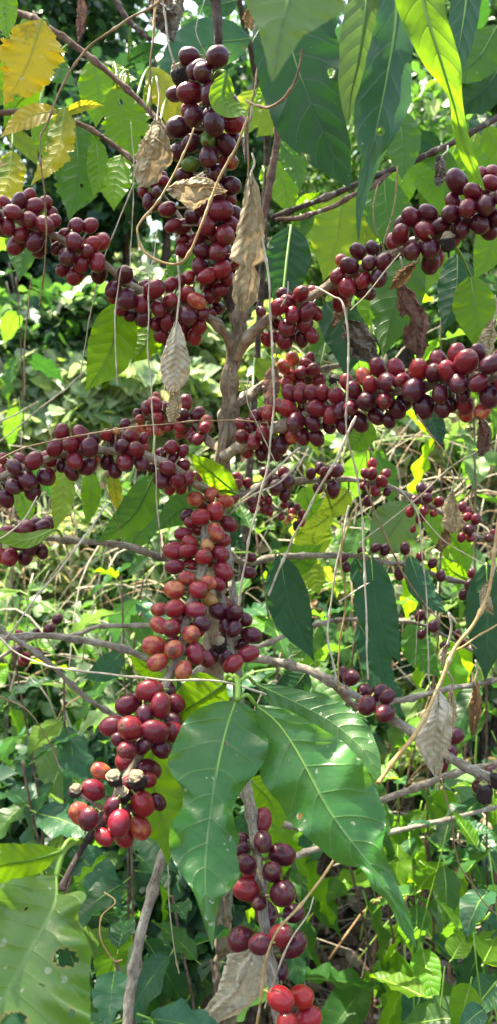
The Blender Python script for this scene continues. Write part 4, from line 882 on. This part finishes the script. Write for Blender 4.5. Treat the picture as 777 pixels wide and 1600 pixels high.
vine('fine brown tendril over the lower left cluster', [(160, 740, .56), (178, 790, .56), (190, 850, .56)], .0006, 'vineb')
vine('grey bent stem in the lower right weeds', [(690, 1215, .66), (700, 1270, .66), (720, 1350, .68), (760, 1410, .70), (790, 1440, .72)], .0012, 'vineb')
vine('thin golden tendril curled low on the left', [(165, 1390, .50), (182, 1408, .49), (160, 1430, .48), (156, 1465, .47), (176, 1500, .47), (190, 1500, .47)], .0009, 'gold')
vine('thin straw stalk rising beside the front leaf', [(258, 1350, .47), (262, 1400, .47), (268, 1450, .47), (278, 1520, .48)], .0007, 'straw')
vine('brown strand low behind the lowest cherries', [(350, 1395, .50), (356, 1430, .50), (366, 1460, .50)], .0007, 'vineb')
vine('grey arching twig at the lower left', [(-10, 1085, .60), (40, 1110, .60), (70, 1150, .60), (95, 1200, .60)], .0009, 'vineb')
vine('pale arc of dry stem in the left foliage', [(0, 690, .9), (60, 640, .9), (110, 600, .9), (150, 560, .9)], .0016, 'straw')
vine('pale stalk rising in the left foliage behind the broad leaf', [(-10, 665, 1.0), (20, 650, 1.0), (60, 628, 1.0)], .0022, 'straw')
for i, (x, y0, y1, d) in enumerate([(50, 430, 620, .8), (205, 190, 420, .66), (264, 560, 640, .62), (115, 770, 900, .7), (452, 440, 480, .5), (748, 560, 700, .7), (655, 880, 1040, .7), (318, 0, 90, .7)]):
    names = ['dark cord hanging in the left foliage', 'fine thread over the broad left leaf', 'fine thread behind the white papery leaf', 'hair thin strand over the lime leaves', 'hair thin strand on the centre right cluster', 'brown cord at the right edge below the fruit', 'fine grey cord right of the hanging dark leaves', 'thin strand beside the top stem']
    vine(names[i], [(x, y0, d), (x + RNG.uniform(-12, 12), (y0 + y1) / 2, d), (x + RNG.uniform(-14, 14), y1, d)], .0006 if i != 0 else .0012, 'vineb' if i in (0, 5) else 'straw')

for a in [(s2a, 145, 92, 150, 200, 30, .80, 'bright', .05, (150, 98, .685)), (s2b, 190, 242, 178, 330, 26, .82, 'bright', -.05, (190, 240, .705)),
          (s2a, 40, 25, 60, 110, 26, .84, 'lime', .05, (45, 27, .72)), (s2b, 60, 176, 90, 270, 26, .86, 'bright', .05, (60, 175, .73))]:
    S(*a)
for a in [(s3b, 680, 238, 720, 350, 34, .92, 'bright', .05, (680, 236, .79)), (s3b, 470, 322, 520, 420, 28, .92, 'bright', .06, (480, 318, .76)),
          (s3b, 745, 205, 700, 300, 28, .94, 'lime', .06, (745, 203, .80)), (s3d, 426, 250, 455, 340, 24, .86, 'bright', .05, (426, 246, .745)),
          (s3b, 640, 256, 590, 340, 26, .95, 'bright', .05, (640, 254, .785))]:
    S3(*a)
# ------------------------------------------------------------------ saplings and weeds behind and below
def leaf_proto(L, W, mat, seed, droop=.5, wave=.09, prof=PROF, nu=16, nv=4):
    vs, uv = [], []
    for i in range(nu + 1):
        t = i / nu; y = L * (math.sin(t * droop) / droop if droop else t); z = -L * (1 - math.cos(t * droop)) / max(droop, .01)
        w = np.interp(t, *prof) * W
        for j in range(-nv, nv + 1):
            s = j / nv
            wv = math.sin(2 * PI * 3.5 * t + seed + (1.7 if s > 0 else 0)) * abs(s) ** 2 * wave * W * 2.2 * min(1, t * 5)
            pil = .03 * W * math.sin(2 * PI * (t * 10 - abs(s) * 1.2)) * min(1, abs(s) * 3)
            vs.append((s * w * .96, y + .3 * wv, z + wv + pil + abs(s) * W * .22)); uv.append((t, .5 + s / 2))
    C = 2 * nv + 1
    fs = [(i * C + j, i * C + j + 1, (i + 1) * C + j + 1, (i + 1) * C + j) for i in range(nu) for j in range(2 * nv)]
    v, f, u = tube_data([(0, -L * .12, .004), (0, 0, 0), (0, L * .3, vs[(nu // 3) * C + nv][2] + .0005), (0, L * .75, vs[(3 * nu // 4) * C + nv][2] + .0005)], [.0012, .0011, .0008, .0004], 5)
    o = len(vs); fm = [0] * len(fs) + [1] * len(f)
    vs += [tuple(q) for q in v]; uv += [(.5, .5)] * len(v); fs += [tuple(k + o for k in q) for q in f]
    me = bpy.data.meshes.new('leaf'); me.from_pydata(vs, [], fs); me.materials.append(M[mat]); me.materials.append(M['petiole'])
    me.polygons.foreach_set('use_smooth', [True] * len(me.polygons)); me.polygons.foreach_set('material_index', fm)
    ul = me.uv_layers.new(name='UVMap'); li = np.zeros(len(me.loops), dtype=np.int32); me.loops.foreach_get('vertex_index', li)
    ul.data.foreach_set('uv', np.asarray(uv, dtype=np.float32)[li].ravel()); me.update(); return me
PROT = {}
for m_, ms in (('c_green', ('green',)), ('c_blue', ('blue',)), ('c_dark', ('dark',)), ('c_pale', ('pale',)), ('c_bright', ('bright',)), ('c_lime', ('lime',))):
    PROT[m_] = [leaf_proto(.12, .026, ms[0], k * 2.3, droop=.35 + .3 * k) for k in range(3)]
for m_ in ('green', 'blue', 'bright', 'dark'):
    PROT['w_' + m_] = [leaf_proto(.062, .018, m_, k * 1.7 + .5, droop=.3 + .3 * k, prof=OVAL, wave=.04) for k in range(3)]
def put_leaf(parent, me, loc, yaw, pitch, roll, s):
    o = bpy.data.objects.new('leaf', me); COL.objects.link(o); o.parent = parent
    o.location = Vector(loc) - WLOC[parent]
    R = Matrix.Rotation(yaw, 3, 'Z') @ Matrix.Rotation(pitch, 3, 'X') @ Matrix.Rotation(roll, 3, 'Y')
    o.rotation_euler = R.to_euler(); o.scale = (s, s, s); return o
def sapling(name, label, cat, group, x, ytop, d, pal, s=1., step=.065, lean=0., n=6, r=.0028, prof='c', seed=0):
    rs = random.Random(seed * 13 + int(x))
    top = P(x, ytop, d); g = gz(top)
    base = g + Vector((-lean * .5 * (top.z - g.z), .02, -.02))
    t = thing(name, base, label, cat, group)
    st, w = stem_obj('stem', [tuple(base), tuple((base + top) / 2 + Vector((rs.uniform(-.07, .07), rs.uniform(-.05, .05), 0))), tuple(base * .25 + top * .75 + Vector((rs.uniform(-.05, .05), 0, 0))), tuple(top)], (r, r * .5), M['petiole'] if prof == 'w' else 'redbark', t, False, 26, 8, px=False)
    H_ = np.concatenate([[0], np.cumsum(np.linalg.norm(np.diff(w, axis=0), axis=1))]); tot = H_[-1]; yaw0 = rs.uniform(0, PI)
    for k in range(n):
        h = tot - k * step * (.8 + .1 * k) - .002
        if h < .05: break
        p = [np.interp(h, H_, w[:, q]) for q in range(3)]
        for q in (0, 1):
            yaw = yaw0 + k * PI / 2 * 1.05 + q * PI + rs.uniform(-.3, .3)
            sz = s * rs.uniform(.8, 1.15) * (.55 if k == 0 else .85 if k == 1 else 1)
            pit = rs.uniform(-.75, .35) - .12 * min(k, 3) + (.7 if k == 0 else 0)
            dr = Vector((-math.sin(yaw), math.cos(yaw), 0)) * .12 * .12 * s
            put_leaf(t, rs.choice(PROT[prof + '_' + rs.choice(pal)]), Vector(p) + dr, yaw, pit, rs.uniform(-.5, .5), sz)
    return t
GS = 'young coffee plants under and around the shrub'
SP = [
 ('young coffee plant with pale leaves low at the left edge', 20, 1010, .98, ('blue', 'pale', 'green'), 1.0),
 ('young coffee plant with bluish leaves left of the front cherry cluster', 100, 1060, .90, ('blue', 'pale'), 1.0),
 ('young coffee plant with sunlit leaves left of the cherry column', 190, 900, 1.10, ('green', 'pale', 'bright'), .95),
 ('young coffee plant behind the upper part of the cherry column', 235, 820, 1.20, ('green', 'blue'), .95),
 ('young coffee plant with dark leaves beside the dried cherries', 35, 1190, .85, ('dark', 'blue'), 1.0),
 ('young coffee plant with dark leaves under the front cherry clusters', 205, 1290, .78, ('dark', 'green'), 1.0),
 ('young coffee plant in the deep shade at the lower left', 110, 1370, .72, ('dark', 'green'), 1.0),
 ('young coffee plant between the bare stem and the front leaf', 270, 1400, .76, ('dark', 'blue', 'green'), 1.0),
 ('lowest young coffee plant at the bottom left', 180, 1500, .66, ('dark', 'blue'), 1.1),
 ('low young coffee plant at the bottom behind the lowest cherries', 330, 1500, .72, ('dark', 'green'), 1.1),
 ('young coffee plant right behind the cherry column', 400, 830, 1.05, ('blue', 'green'), .95),
 ('young coffee plant with light green leaves in the centre', 440, 905, 1.1, ('bright', 'green', 'blue'), .95),
 ('young coffee plant behind the two dark hanging leaves', 560, 950, 1.0, ('dark', 'green'), 1.0),
 ('young coffee plant with pale leaves far right of the dark leaves', 690, 940, 1.05, ('green', 'pale', 'bright'), .95),
 ('young coffee plant at the right edge above the thin grey limb', 760, 1000, .95, ('dark', 'green'), 1.0),
 ('young coffee plant with bright leaves behind the right limbs', 650, 1160, 1.05, ('green', 'bright'), .9),
 ('young coffee plant behind the long front leaf', 450, 1180, .95, ('dark', 'green', 'bright'), .95),
 ('young coffee plant at the left edge among sunny grass', 40, 880, 1.5, ('bright', 'pale'), .9),
 ('young coffee plant high behind the right clusters', 690, 470, 1.15, ('green', 'bright'), 1.0),
 ('young coffee plant behind the upper right leaves', 590, 330, 1.3, ('bright', 'green'), 1.0),
 ('young coffee plant against the right edge at eye height', 760, 600, 1.4, ('green', 'pale'), .9),
 ('young coffee plant showing lime leaves right of the trunk', 450, 560, 1.5, ('bright', 'lime'), .9),
 ('tall young coffee plant at the top right corner', 740, 60, 1.25, ('green', 'bright', 'dark'), 1.1),
 ('young coffee plant behind the amber leaf', 20, 330, 1.6, ('green', 'dark'), .9),
]
for i, (lb, x, y, d, pal, s) in enumerate(SP):
    sapling('coffee_seedling', lb, 'coffee plant', GS, x, y, d, pal, s, seed=i + 1, n=7)
GW = 'broadleaf weeds in the lower right'
WD = [('weed with pointed leaves beside the tip of the long front leaf', 640, 1300, .95), ('weed with pointed leaves in the right weeds, below the grey bent stem', 700, 1290, .85),
 ('bright weed at the right edge low down', 765, 1330, .80),  ('bluish weed at the lower right corner', 740, 1460, .70),
 ('weed at the bottom edge right of centre', 695, 1510, .72), 
 ('weed climbing at the right below the whitish dead leaf', 720, 1150, 1.1), ('weed under the right limbs', 620, 1210, 1.15), ('tall weed with pale leaves at the right edge', 770, 1230, .95), ('bottommost weed in the right corner', 770, 1560, .66)]
for i, (lb, x, y, d) in enumerate(WD):
    sapling('broadleaf_weed', lb, 'weed', GW, x, y, d, ('green', 'blue', 'bright') if i % 3 else ('green', 'dark', 'bright'), 1.15, step=.045, n=9, r=.0016, prof='w', seed=60 + i)

# ------------------------------------------------------------------ foliage masses
def tmpl(kind):
    if kind == 'heart': o = [(0, 0), (.30, .04), (.50, .28), (.42, .60), (.18, .86), (0, 1.04)]
    elif kind == 'lance': o = [(0, 0), (.10, .12), (.17, .38), (.14, .68), (.05, .90), (0, 1.05)]
    elif kind == 'blade': o = [(0, 0), (.035, .1), (.04, .5), (.028, .8), (.012, 1.0), (0, 1.2)]
    else: o = [(0, 0), (.18, .10), (.30, .34), (.26, .62), (.10, .86), (0, 1.02)]
    v = [(0, y, 0 if i in (0, 5) else -.0) for i, (x, y) in enumerate(o)]
    mid = [(0, y, -.16 * y * y) for x, y in o]
    r = [(x, y, .22 * x - .16 * y * y) for x, y in o[1:5]]; l = [(-x, y, z) for x, y, z in r]
    V = mid + r + l   # 6 + 4 + 4
    Fq = [(0, 6, 7, 2), (2, 7, 8, 3), (3, 8, 9, 4)]
    fs = []
    for off, fl in ((6, 0), (10, 1)):
        q = [(0, off, 1), (1, off, off + 1, 2), (2, off + 1, off + 2, 3), (3, off + 2, off + 3, 4), (4, off + 3, 5)]
        if fl: q = [tuple(reversed(k)) for k in q]
        fs += q
    return np.array(V, float), fs
TM = {k: tmpl(k) for k in ('heart', 'lance', 'oval', 'blade')}
def scatter_mesh(name, pts, size, kind, mat, parent, up=.55, hang=.3, origin=None, nrm=None, jit=.35):
    V, fs = TM[kind]; n_ = len(pts)
    sz = size * NR.uniform(1 - jit, 1 + jit, n_)
    nz = NR.normal(0, 1, (n_, 3)); nz /= np.linalg.norm(nz, axis=1)[:, None]
    Z = nz + np.array([0, 0, up * 2]); Z += np.array([0, -.5, 0]) * up
    if nrm is not None: Z += nrm * .8
    Z /= np.linalg.norm(Z, axis=1)[:, None]
    Y = NR.normal(0, 1, (n_, 3)) + np.array([0, 0, -hang * 3]); Y -= (Y * Z).sum(1)[:, None] * Z; Y /= np.linalg.norm(Y, axis=1)[:, None]
    X = np.cross(Y, Z)
    W = V[None, :, 0, None] * X[:, None] + V[None, :, 1, None] * Y[:, None] + V[None, :, 2, None] * Z[:, None]
    W = pts[:, None] + W * sz[:, None, None]
    m = len(V); allv = W.reshape(-1, 3)
    org = np.array(origin if origin is not None else pts.mean(0)); allv = allv - org
    tri = [len(f) for f in fs]; lt = np.concatenate([np.array(f) for f in fs])
    loops = (lt[None] + (np.arange(n_) * m)[:, None]).ravel(); cnt = np.tile(tri, n_)
    me = bpy.data.meshes.new(name); me.vertices.add(len(allv)); me.vertices.foreach_set('co', allv.ravel())
    me.loops.add(len(loops)); me.loops.foreach_set('vertex_index', loops.astype(np.int32))
    me.polygons.add(len(cnt)); st = np.concatenate([[0], np.cumsum(cnt)[:-1]])
    me.polygons.foreach_set('loop_start', st.astype(np.int32)); me.polygons.foreach_set('loop_total', cnt.astype(np.int32))
    me.materials.append(mat); me.update(calc_edges=True); me.validate()
    return link(name, me, parent, tuple(org))
def blob_pts(c, r, n_, seed, lumps=9, shell=.55):
    rs = np.random.default_rng(seed)
    out = []
    cen = rs.normal(0, 1, (lumps, 3)); cen /= np.linalg.norm(cen, axis=1)[:, None]; cen *= rs.uniform(.25, .75, (lumps, 1))
    rad_ = rs.uniform(.28, .52, lumps)
    k = rs.integers(0, lumps, n_)
    d = rs.normal(0, 1, (n_, 3)); d /= np.linalg.norm(d, axis=1)[:, None]
    q = cen[k] + d * (rad_[k] * rs.uniform(shell, 1.08, n_))[:, None]
    return np.array(c) + q * np.array(r)
def bush(name, label, cat, x, y, d, rx, ry, rz, leaf_s, n_, kind, mats, seed, trunk=True, up=.5, hang=.3, tr=.03, group=None, tname='stem', cname='foliage'):
    c = P(x, y, d); r = (rx / F * d, rz, ry / F * d)
    base = gz(c) - Vector((0, 0, .05)); t = thing(name, base, label, cat, group)
    mb = MB(); rs = random.Random(seed)
    for k in range(5):
        e = c + Vector((rs.uniform(-.6, .6) * r[0], rs.uniform(-.5, .5) * r[1], rs.uniform(-.3, .7) * r[2]))
        m_ = (base + e) / 2 + Vector((rs.uniform(-.1, .1), 0, .1))
        w = crom([tuple(base + Vector((rs.uniform(-.03, .03), 0, 0))), tuple(m_), tuple(e)], 12)
        v, f, u = tube_data(w, np.linspace(tr, tr * .2, 12), 6, jitter=.3, seed=k); mb.add(v, f, u)
    mb.build(tname, [M['darkbark']], t, base)
    tot = sum(w for _, w in mats)
    for i, (mk, w_) in enumerate(mats):
        pts = blob_pts(c, r, int(n_ * 1.8 * w_ / tot), seed, shell=.35 if i else .5)
        scatter_mesh(cname, pts, leaf_s * .78, kind, FM[mk], t, up, hang)
    return t
GT = 'trees behind the shrub'; GB = 'bushes covering the bank'
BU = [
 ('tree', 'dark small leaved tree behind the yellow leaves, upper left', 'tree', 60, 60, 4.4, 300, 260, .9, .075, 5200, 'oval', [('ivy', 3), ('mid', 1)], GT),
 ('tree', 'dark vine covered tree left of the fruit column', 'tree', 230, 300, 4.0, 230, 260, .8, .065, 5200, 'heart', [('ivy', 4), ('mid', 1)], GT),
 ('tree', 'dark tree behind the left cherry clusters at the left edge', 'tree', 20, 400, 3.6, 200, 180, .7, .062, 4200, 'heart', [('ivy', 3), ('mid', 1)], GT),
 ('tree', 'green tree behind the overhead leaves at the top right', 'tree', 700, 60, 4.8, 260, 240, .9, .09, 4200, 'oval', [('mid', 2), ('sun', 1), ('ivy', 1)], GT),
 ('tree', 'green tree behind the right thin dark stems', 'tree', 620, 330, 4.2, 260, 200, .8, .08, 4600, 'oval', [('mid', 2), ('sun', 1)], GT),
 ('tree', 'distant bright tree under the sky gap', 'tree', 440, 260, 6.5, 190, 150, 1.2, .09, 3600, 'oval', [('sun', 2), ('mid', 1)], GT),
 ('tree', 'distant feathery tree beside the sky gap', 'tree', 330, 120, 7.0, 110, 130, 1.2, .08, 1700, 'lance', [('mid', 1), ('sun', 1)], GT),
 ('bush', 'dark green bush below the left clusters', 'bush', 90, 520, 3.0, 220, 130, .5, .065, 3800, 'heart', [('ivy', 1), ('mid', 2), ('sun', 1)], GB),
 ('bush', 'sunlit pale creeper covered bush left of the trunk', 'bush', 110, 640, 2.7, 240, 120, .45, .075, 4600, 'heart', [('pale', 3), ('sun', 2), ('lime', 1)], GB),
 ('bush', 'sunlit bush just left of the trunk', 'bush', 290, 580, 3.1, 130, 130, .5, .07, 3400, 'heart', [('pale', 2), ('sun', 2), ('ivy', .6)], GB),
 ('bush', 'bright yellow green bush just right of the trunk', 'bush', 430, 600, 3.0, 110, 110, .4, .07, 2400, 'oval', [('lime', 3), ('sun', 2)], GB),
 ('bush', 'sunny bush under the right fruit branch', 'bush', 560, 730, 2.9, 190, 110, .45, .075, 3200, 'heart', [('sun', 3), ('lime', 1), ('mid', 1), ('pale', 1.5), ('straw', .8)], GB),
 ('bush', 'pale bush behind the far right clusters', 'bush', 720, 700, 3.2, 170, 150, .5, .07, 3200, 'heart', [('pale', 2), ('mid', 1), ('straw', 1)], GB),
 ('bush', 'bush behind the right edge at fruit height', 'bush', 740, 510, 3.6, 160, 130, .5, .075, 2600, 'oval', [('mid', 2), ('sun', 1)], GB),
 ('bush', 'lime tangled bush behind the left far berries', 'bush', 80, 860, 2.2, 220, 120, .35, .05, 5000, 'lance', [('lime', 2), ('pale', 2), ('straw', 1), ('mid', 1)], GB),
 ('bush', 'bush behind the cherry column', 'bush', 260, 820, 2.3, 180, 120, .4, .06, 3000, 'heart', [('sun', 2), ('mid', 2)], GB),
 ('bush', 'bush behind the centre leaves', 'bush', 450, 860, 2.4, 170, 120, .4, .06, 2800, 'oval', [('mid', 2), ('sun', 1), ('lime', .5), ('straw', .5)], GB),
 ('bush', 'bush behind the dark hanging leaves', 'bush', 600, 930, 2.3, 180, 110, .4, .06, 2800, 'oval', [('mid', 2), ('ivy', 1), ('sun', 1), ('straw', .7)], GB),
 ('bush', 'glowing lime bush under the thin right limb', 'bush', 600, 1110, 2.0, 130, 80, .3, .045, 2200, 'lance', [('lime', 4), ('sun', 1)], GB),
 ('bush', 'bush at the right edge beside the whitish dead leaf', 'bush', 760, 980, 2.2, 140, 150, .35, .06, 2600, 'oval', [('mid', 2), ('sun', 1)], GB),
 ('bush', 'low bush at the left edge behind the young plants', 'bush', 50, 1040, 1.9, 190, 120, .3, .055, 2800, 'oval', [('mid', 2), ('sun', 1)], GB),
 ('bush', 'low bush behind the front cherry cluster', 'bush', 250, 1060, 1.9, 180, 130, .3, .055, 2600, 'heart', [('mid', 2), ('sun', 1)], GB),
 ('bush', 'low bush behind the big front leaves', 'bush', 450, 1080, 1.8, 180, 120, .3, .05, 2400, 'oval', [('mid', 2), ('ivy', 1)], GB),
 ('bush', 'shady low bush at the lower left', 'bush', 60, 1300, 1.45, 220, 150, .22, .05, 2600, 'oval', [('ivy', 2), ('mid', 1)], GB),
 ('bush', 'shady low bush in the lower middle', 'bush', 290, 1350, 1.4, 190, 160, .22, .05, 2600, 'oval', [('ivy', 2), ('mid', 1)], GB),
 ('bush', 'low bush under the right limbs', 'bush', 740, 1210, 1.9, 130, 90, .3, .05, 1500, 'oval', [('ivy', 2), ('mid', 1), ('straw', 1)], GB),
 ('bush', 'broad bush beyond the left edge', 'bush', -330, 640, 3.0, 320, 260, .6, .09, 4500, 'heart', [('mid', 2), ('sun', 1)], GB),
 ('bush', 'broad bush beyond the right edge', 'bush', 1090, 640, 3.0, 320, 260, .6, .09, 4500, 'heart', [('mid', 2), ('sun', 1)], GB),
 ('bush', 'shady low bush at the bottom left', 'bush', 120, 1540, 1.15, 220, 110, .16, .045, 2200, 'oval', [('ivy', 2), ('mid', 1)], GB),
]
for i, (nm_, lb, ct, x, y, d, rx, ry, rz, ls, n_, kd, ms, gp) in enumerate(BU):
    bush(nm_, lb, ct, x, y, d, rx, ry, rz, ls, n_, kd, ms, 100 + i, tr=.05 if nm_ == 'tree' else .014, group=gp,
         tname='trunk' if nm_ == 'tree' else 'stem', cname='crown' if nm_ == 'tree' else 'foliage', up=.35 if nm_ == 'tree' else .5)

# shade tree: its crown stands up and behind, over the top of the frame, trunk off to the left
SUN_EL, SUN_AZ = math.radians(65), math.radians(-40)      # azimuth from +Y towards +X
sund = Vector((math.sin(SUN_AZ) * math.cos(SUN_EL), math.cos(SUN_AZ) * math.cos(SUN_EL), math.sin(SUN_EL)))
cc = P(388, 800, .56) + Vector((0, 0, .1)) + sund * 3.9
tb = Vector((-3.0, 1.4, terrain(-3.0, 1.4) - .1))
t = thing('tree', tb, 'tall shade tree whose crown spreads above the frame', 'tree', None)
w = crom([tuple(tb), (-2.9, 1.5, 2.4), tuple(cc + Vector((-.7, 0, -.5))), tuple(cc)], 24)
v, f, u = tube_data(w, np.linspace(.13, .03, 24), 12, jitter=.2); mesh_obj('trunk', np.array(v), f, M['greybark'], t, u, None, tuple(w[0]))
pts = blob_pts(cc, (1.0, 1.0, .45), 1150, 555, lumps=13, shell=.2)
scatter_mesh('crown', pts, .10, 'oval', FM['mid'], t, .6, .2)

# ------------------------------------------------------------------ ground
def ground():
    xs = np.concatenate([np.linspace(-60, -4, 20), np.linspace(-3.8, 3.8, 120), np.linspace(4, 60, 20)])
    ys = np.concatenate([np.linspace(-40, -.6, 12), np.linspace(-.5, 5, 130), np.linspace(5.3, 60, 30)])
    vs = []
    for y in ys:
        for x in xs:
            z = terrain(x, min(y, 9)); z += .03 * mnoise.noise(Vector((x * 3, y * 3, 0))) + .012 * mnoise.noise(Vector((x * 14, y * 14, 0))) if y < 6 else 0
            z = min(z, terrain(0, 9))
            vs.append((x, y, z))
    nx = len(xs); fs = [(j * nx + i, j * nx + i + 1, (j + 1) * nx + i + 1, (j + 1) * nx + i) for j in range(len(ys) - 1) for i in range(nx - 1)]
    t = NT('soil'); tc = t.n('TexCoord'); ob = tc.outputs['Object']
    n1 = t.noise(ob, 12, 6, .7); n2 = t.noise(ob, 90, 5, .7)
    col = t.ramp(n1, [(.3, (.028, .017, .011)), (.5, (.06, .038, .024)), (.7, (.11, .075, .045))])
    col = t.mix(t.math('MULTIPLY', t.mr(n2, .55, .7), .5), col, (.20, .14, .08))
    m = t.done(t.pri(col, .95, t.bump(t.math('ADD', n1, n2), 1., .02), .2))
    o = mesh_obj('ground', np.array(vs), fs, m, None, None, None, (0, 0, 0)); o['kind'] = 'structure'
ground()
# leaf litter, fallen twigs and grass: nobody could count these
def ground_pts(n_, x0, x1, y0, y1, seed, lift=.02):
    rs = np.random.default_rng(seed); x = rs.uniform(x0, x1, n_); y = rs.uniform(y0, y1, n_)
    return np.array([(a, b, terrain(a, b) + rs.uniform(.0, lift)) for a, b in zip(x, y)])
lit = crumple_mat('leaf_litter', (.05, .028, .016), (.13, .075, .04), (.27, .18, .10), .1)
g = foliage_mat('litter', [(0, (.035, .020, .012)), (.4, (.10, .055, .03)), (.75, (.20, .13, .075)), (1, (.36, .29, .19))], (.2, .1, .05), .1, .85)
o = scatter_mesh('leaf_litter', ground_pts(12000, -1.6, 1.8, .8, 3.2, 3), .055, 'oval', g, None, .9, 0); tag(o, 'brown dead leaves littering the soil', 'leaf litter', None, 'stuff')
mb = MB(); rs = random.Random(5)
for i in range(1500):
    x, y = rs.uniform(-1.2, 1.5), rs.uniform(.9, 3.0); z = terrain(x, y) + rs.uniform(.01, .14)
    L = rs.uniform(.06, .30); a = rs.uniform(0, PI); e = rs.uniform(-.35, .5)
    dx, dy, dz = math.cos(a) * math.cos(e) * L, math.sin(a) * math.cos(e) * L, math.sin(e) * L
    w = crom([(x - dx / 2, y - dy / 2, z - dz / 2), (x + rs.uniform(-.02, .02), y, z + rs.uniform(-.01, .02)), (x + dx / 2, y + dy / 2, z + dz / 2)], 6)
    v, f, u = tube_data(w, np.linspace(1, .5, 6) * rs.uniform(.0009, .0030), 5); mb.add(v, f, u, rs.choice((0, 0, 1, 2)))
o = mb.build('fallen_twigs', [M['twig'], M['redbark'], M['straw']], None, (0, 2, 0)); tag(o, 'tangle of fallen dry twigs on the soil', 'twigs', None, 'stuff')
gp = ground_pts(5000, -1.8, 1.6, 1.9, 3.6, 9, .25); gp = gp[~((gp[:, 0] > .08) & (gp[:, 0] < .75) & (gp[:, 1] < 2.75))]
o = scatter_mesh('undergrowth', gp, .055, 'oval', FM['mid'], None, .6, .2); tag(o, 'low green undergrowth covering the foot of the bank', 'undergrowth', None, 'stuff')
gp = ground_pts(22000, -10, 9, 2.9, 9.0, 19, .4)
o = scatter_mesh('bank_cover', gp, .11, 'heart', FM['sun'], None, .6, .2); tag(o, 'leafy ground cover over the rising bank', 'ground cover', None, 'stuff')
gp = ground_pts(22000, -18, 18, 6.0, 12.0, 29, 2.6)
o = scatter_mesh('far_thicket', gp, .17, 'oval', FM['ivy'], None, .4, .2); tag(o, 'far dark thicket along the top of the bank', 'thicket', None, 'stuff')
# grass tufts: dry and green blades through the left middle
bl = ground_pts(1800, -1.2, .0, 1.6, 2.6, 39, .5)
o = scatter_mesh('grass', bl, .16, 'blade', FM['lime'], None, .2, -.3); tag(o, 'long sunny grass blades and stalks', 'grass', None, 'stuff')
mb = MB(); rs = random.Random(8)
for i in range(850):
    d = rs.uniform(1.3, 2.6); x, y = (rs.uniform(-40, 260), rs.uniform(780, 1150)) if i % 3 == 0 else (rs.uniform(430, 800), rs.uniform(620, 1500))
    p = np.array(P(x, y, d)); L = rs.uniform(.10, .35); q = np.array([rs.gauss(0, .6), rs.gauss(0, .4), rs.gauss(.2, .7)]); q /= np.linalg.norm(q)
    w = crom([tuple(p), tuple(p + q * L * .5 + np.array([0, 0, .03])), tuple(p + q * L + np.array([rs.uniform(-.04, .04), 0, -.02]))], 7)
    v, f, u = tube_data(w, np.linspace(1, .5, 7) * rs.uniform(.0009, .0022), 5); mb.add(v, f, u, rs.choice((0, 1, 0, 2)))
o = mb.build('dry_stalks', [M['straw'], M['vineb'], M['petiole']], None, (0, 2, 1)); tag(o, 'tangle of dry stalks and tendrils through the bushes', 'dry stalks', None, 'stuff')

# ------------------------------------------------------------------ light
wd = bpy.data.worlds.new('World'); scene.world = wd; wd.use_nodes = True
nt = wd.node_tree; bg = nt.nodes['Background']; sky = nt.nodes.new('ShaderNodeTexSky'); sky.sky_type = 'NISHITA'
sky.sun_disc = False; sky.sun_elevation = SUN_EL; sky.sun_rotation = SUN_AZ; sky.air_density = 1.3; sky.dust_density = 3.0; sky.ozone_density = .7
nt.links.new(sky.outputs[0], bg.inputs[0]); bg.inputs[1].default_value = .115
sl = bpy.data.lights.new('sun', 'SUN'); so = bpy.data.objects.new('sun', sl); COL.objects.link(so)
sl.energy = 5.0; sl.angle = math.radians(.55); sl.color = (1, .94, .84)
so.rotation_euler = (-sund).to_track_quat('-Z', 'Y').to_euler()
scene.view_settings.view_transform = 'Standard'; scene.view_settings.look = 'None'; scene.view_settings.gamma = 1
scene.view_settings.exposure = 2.2
scene.view_settings.use_white_balance = True; scene.view_settings.white_balance_temperature = 7200; scene.view_settings.white_balance_tint = 5
scene.cycles.max_bounces = 8; scene.cycles.transparent_max_bounces = 4; scene.cycles.transmission_bounces = 6
scene.cycles.diffuse_bounces = 4; scene.cycles.use_denoising = True
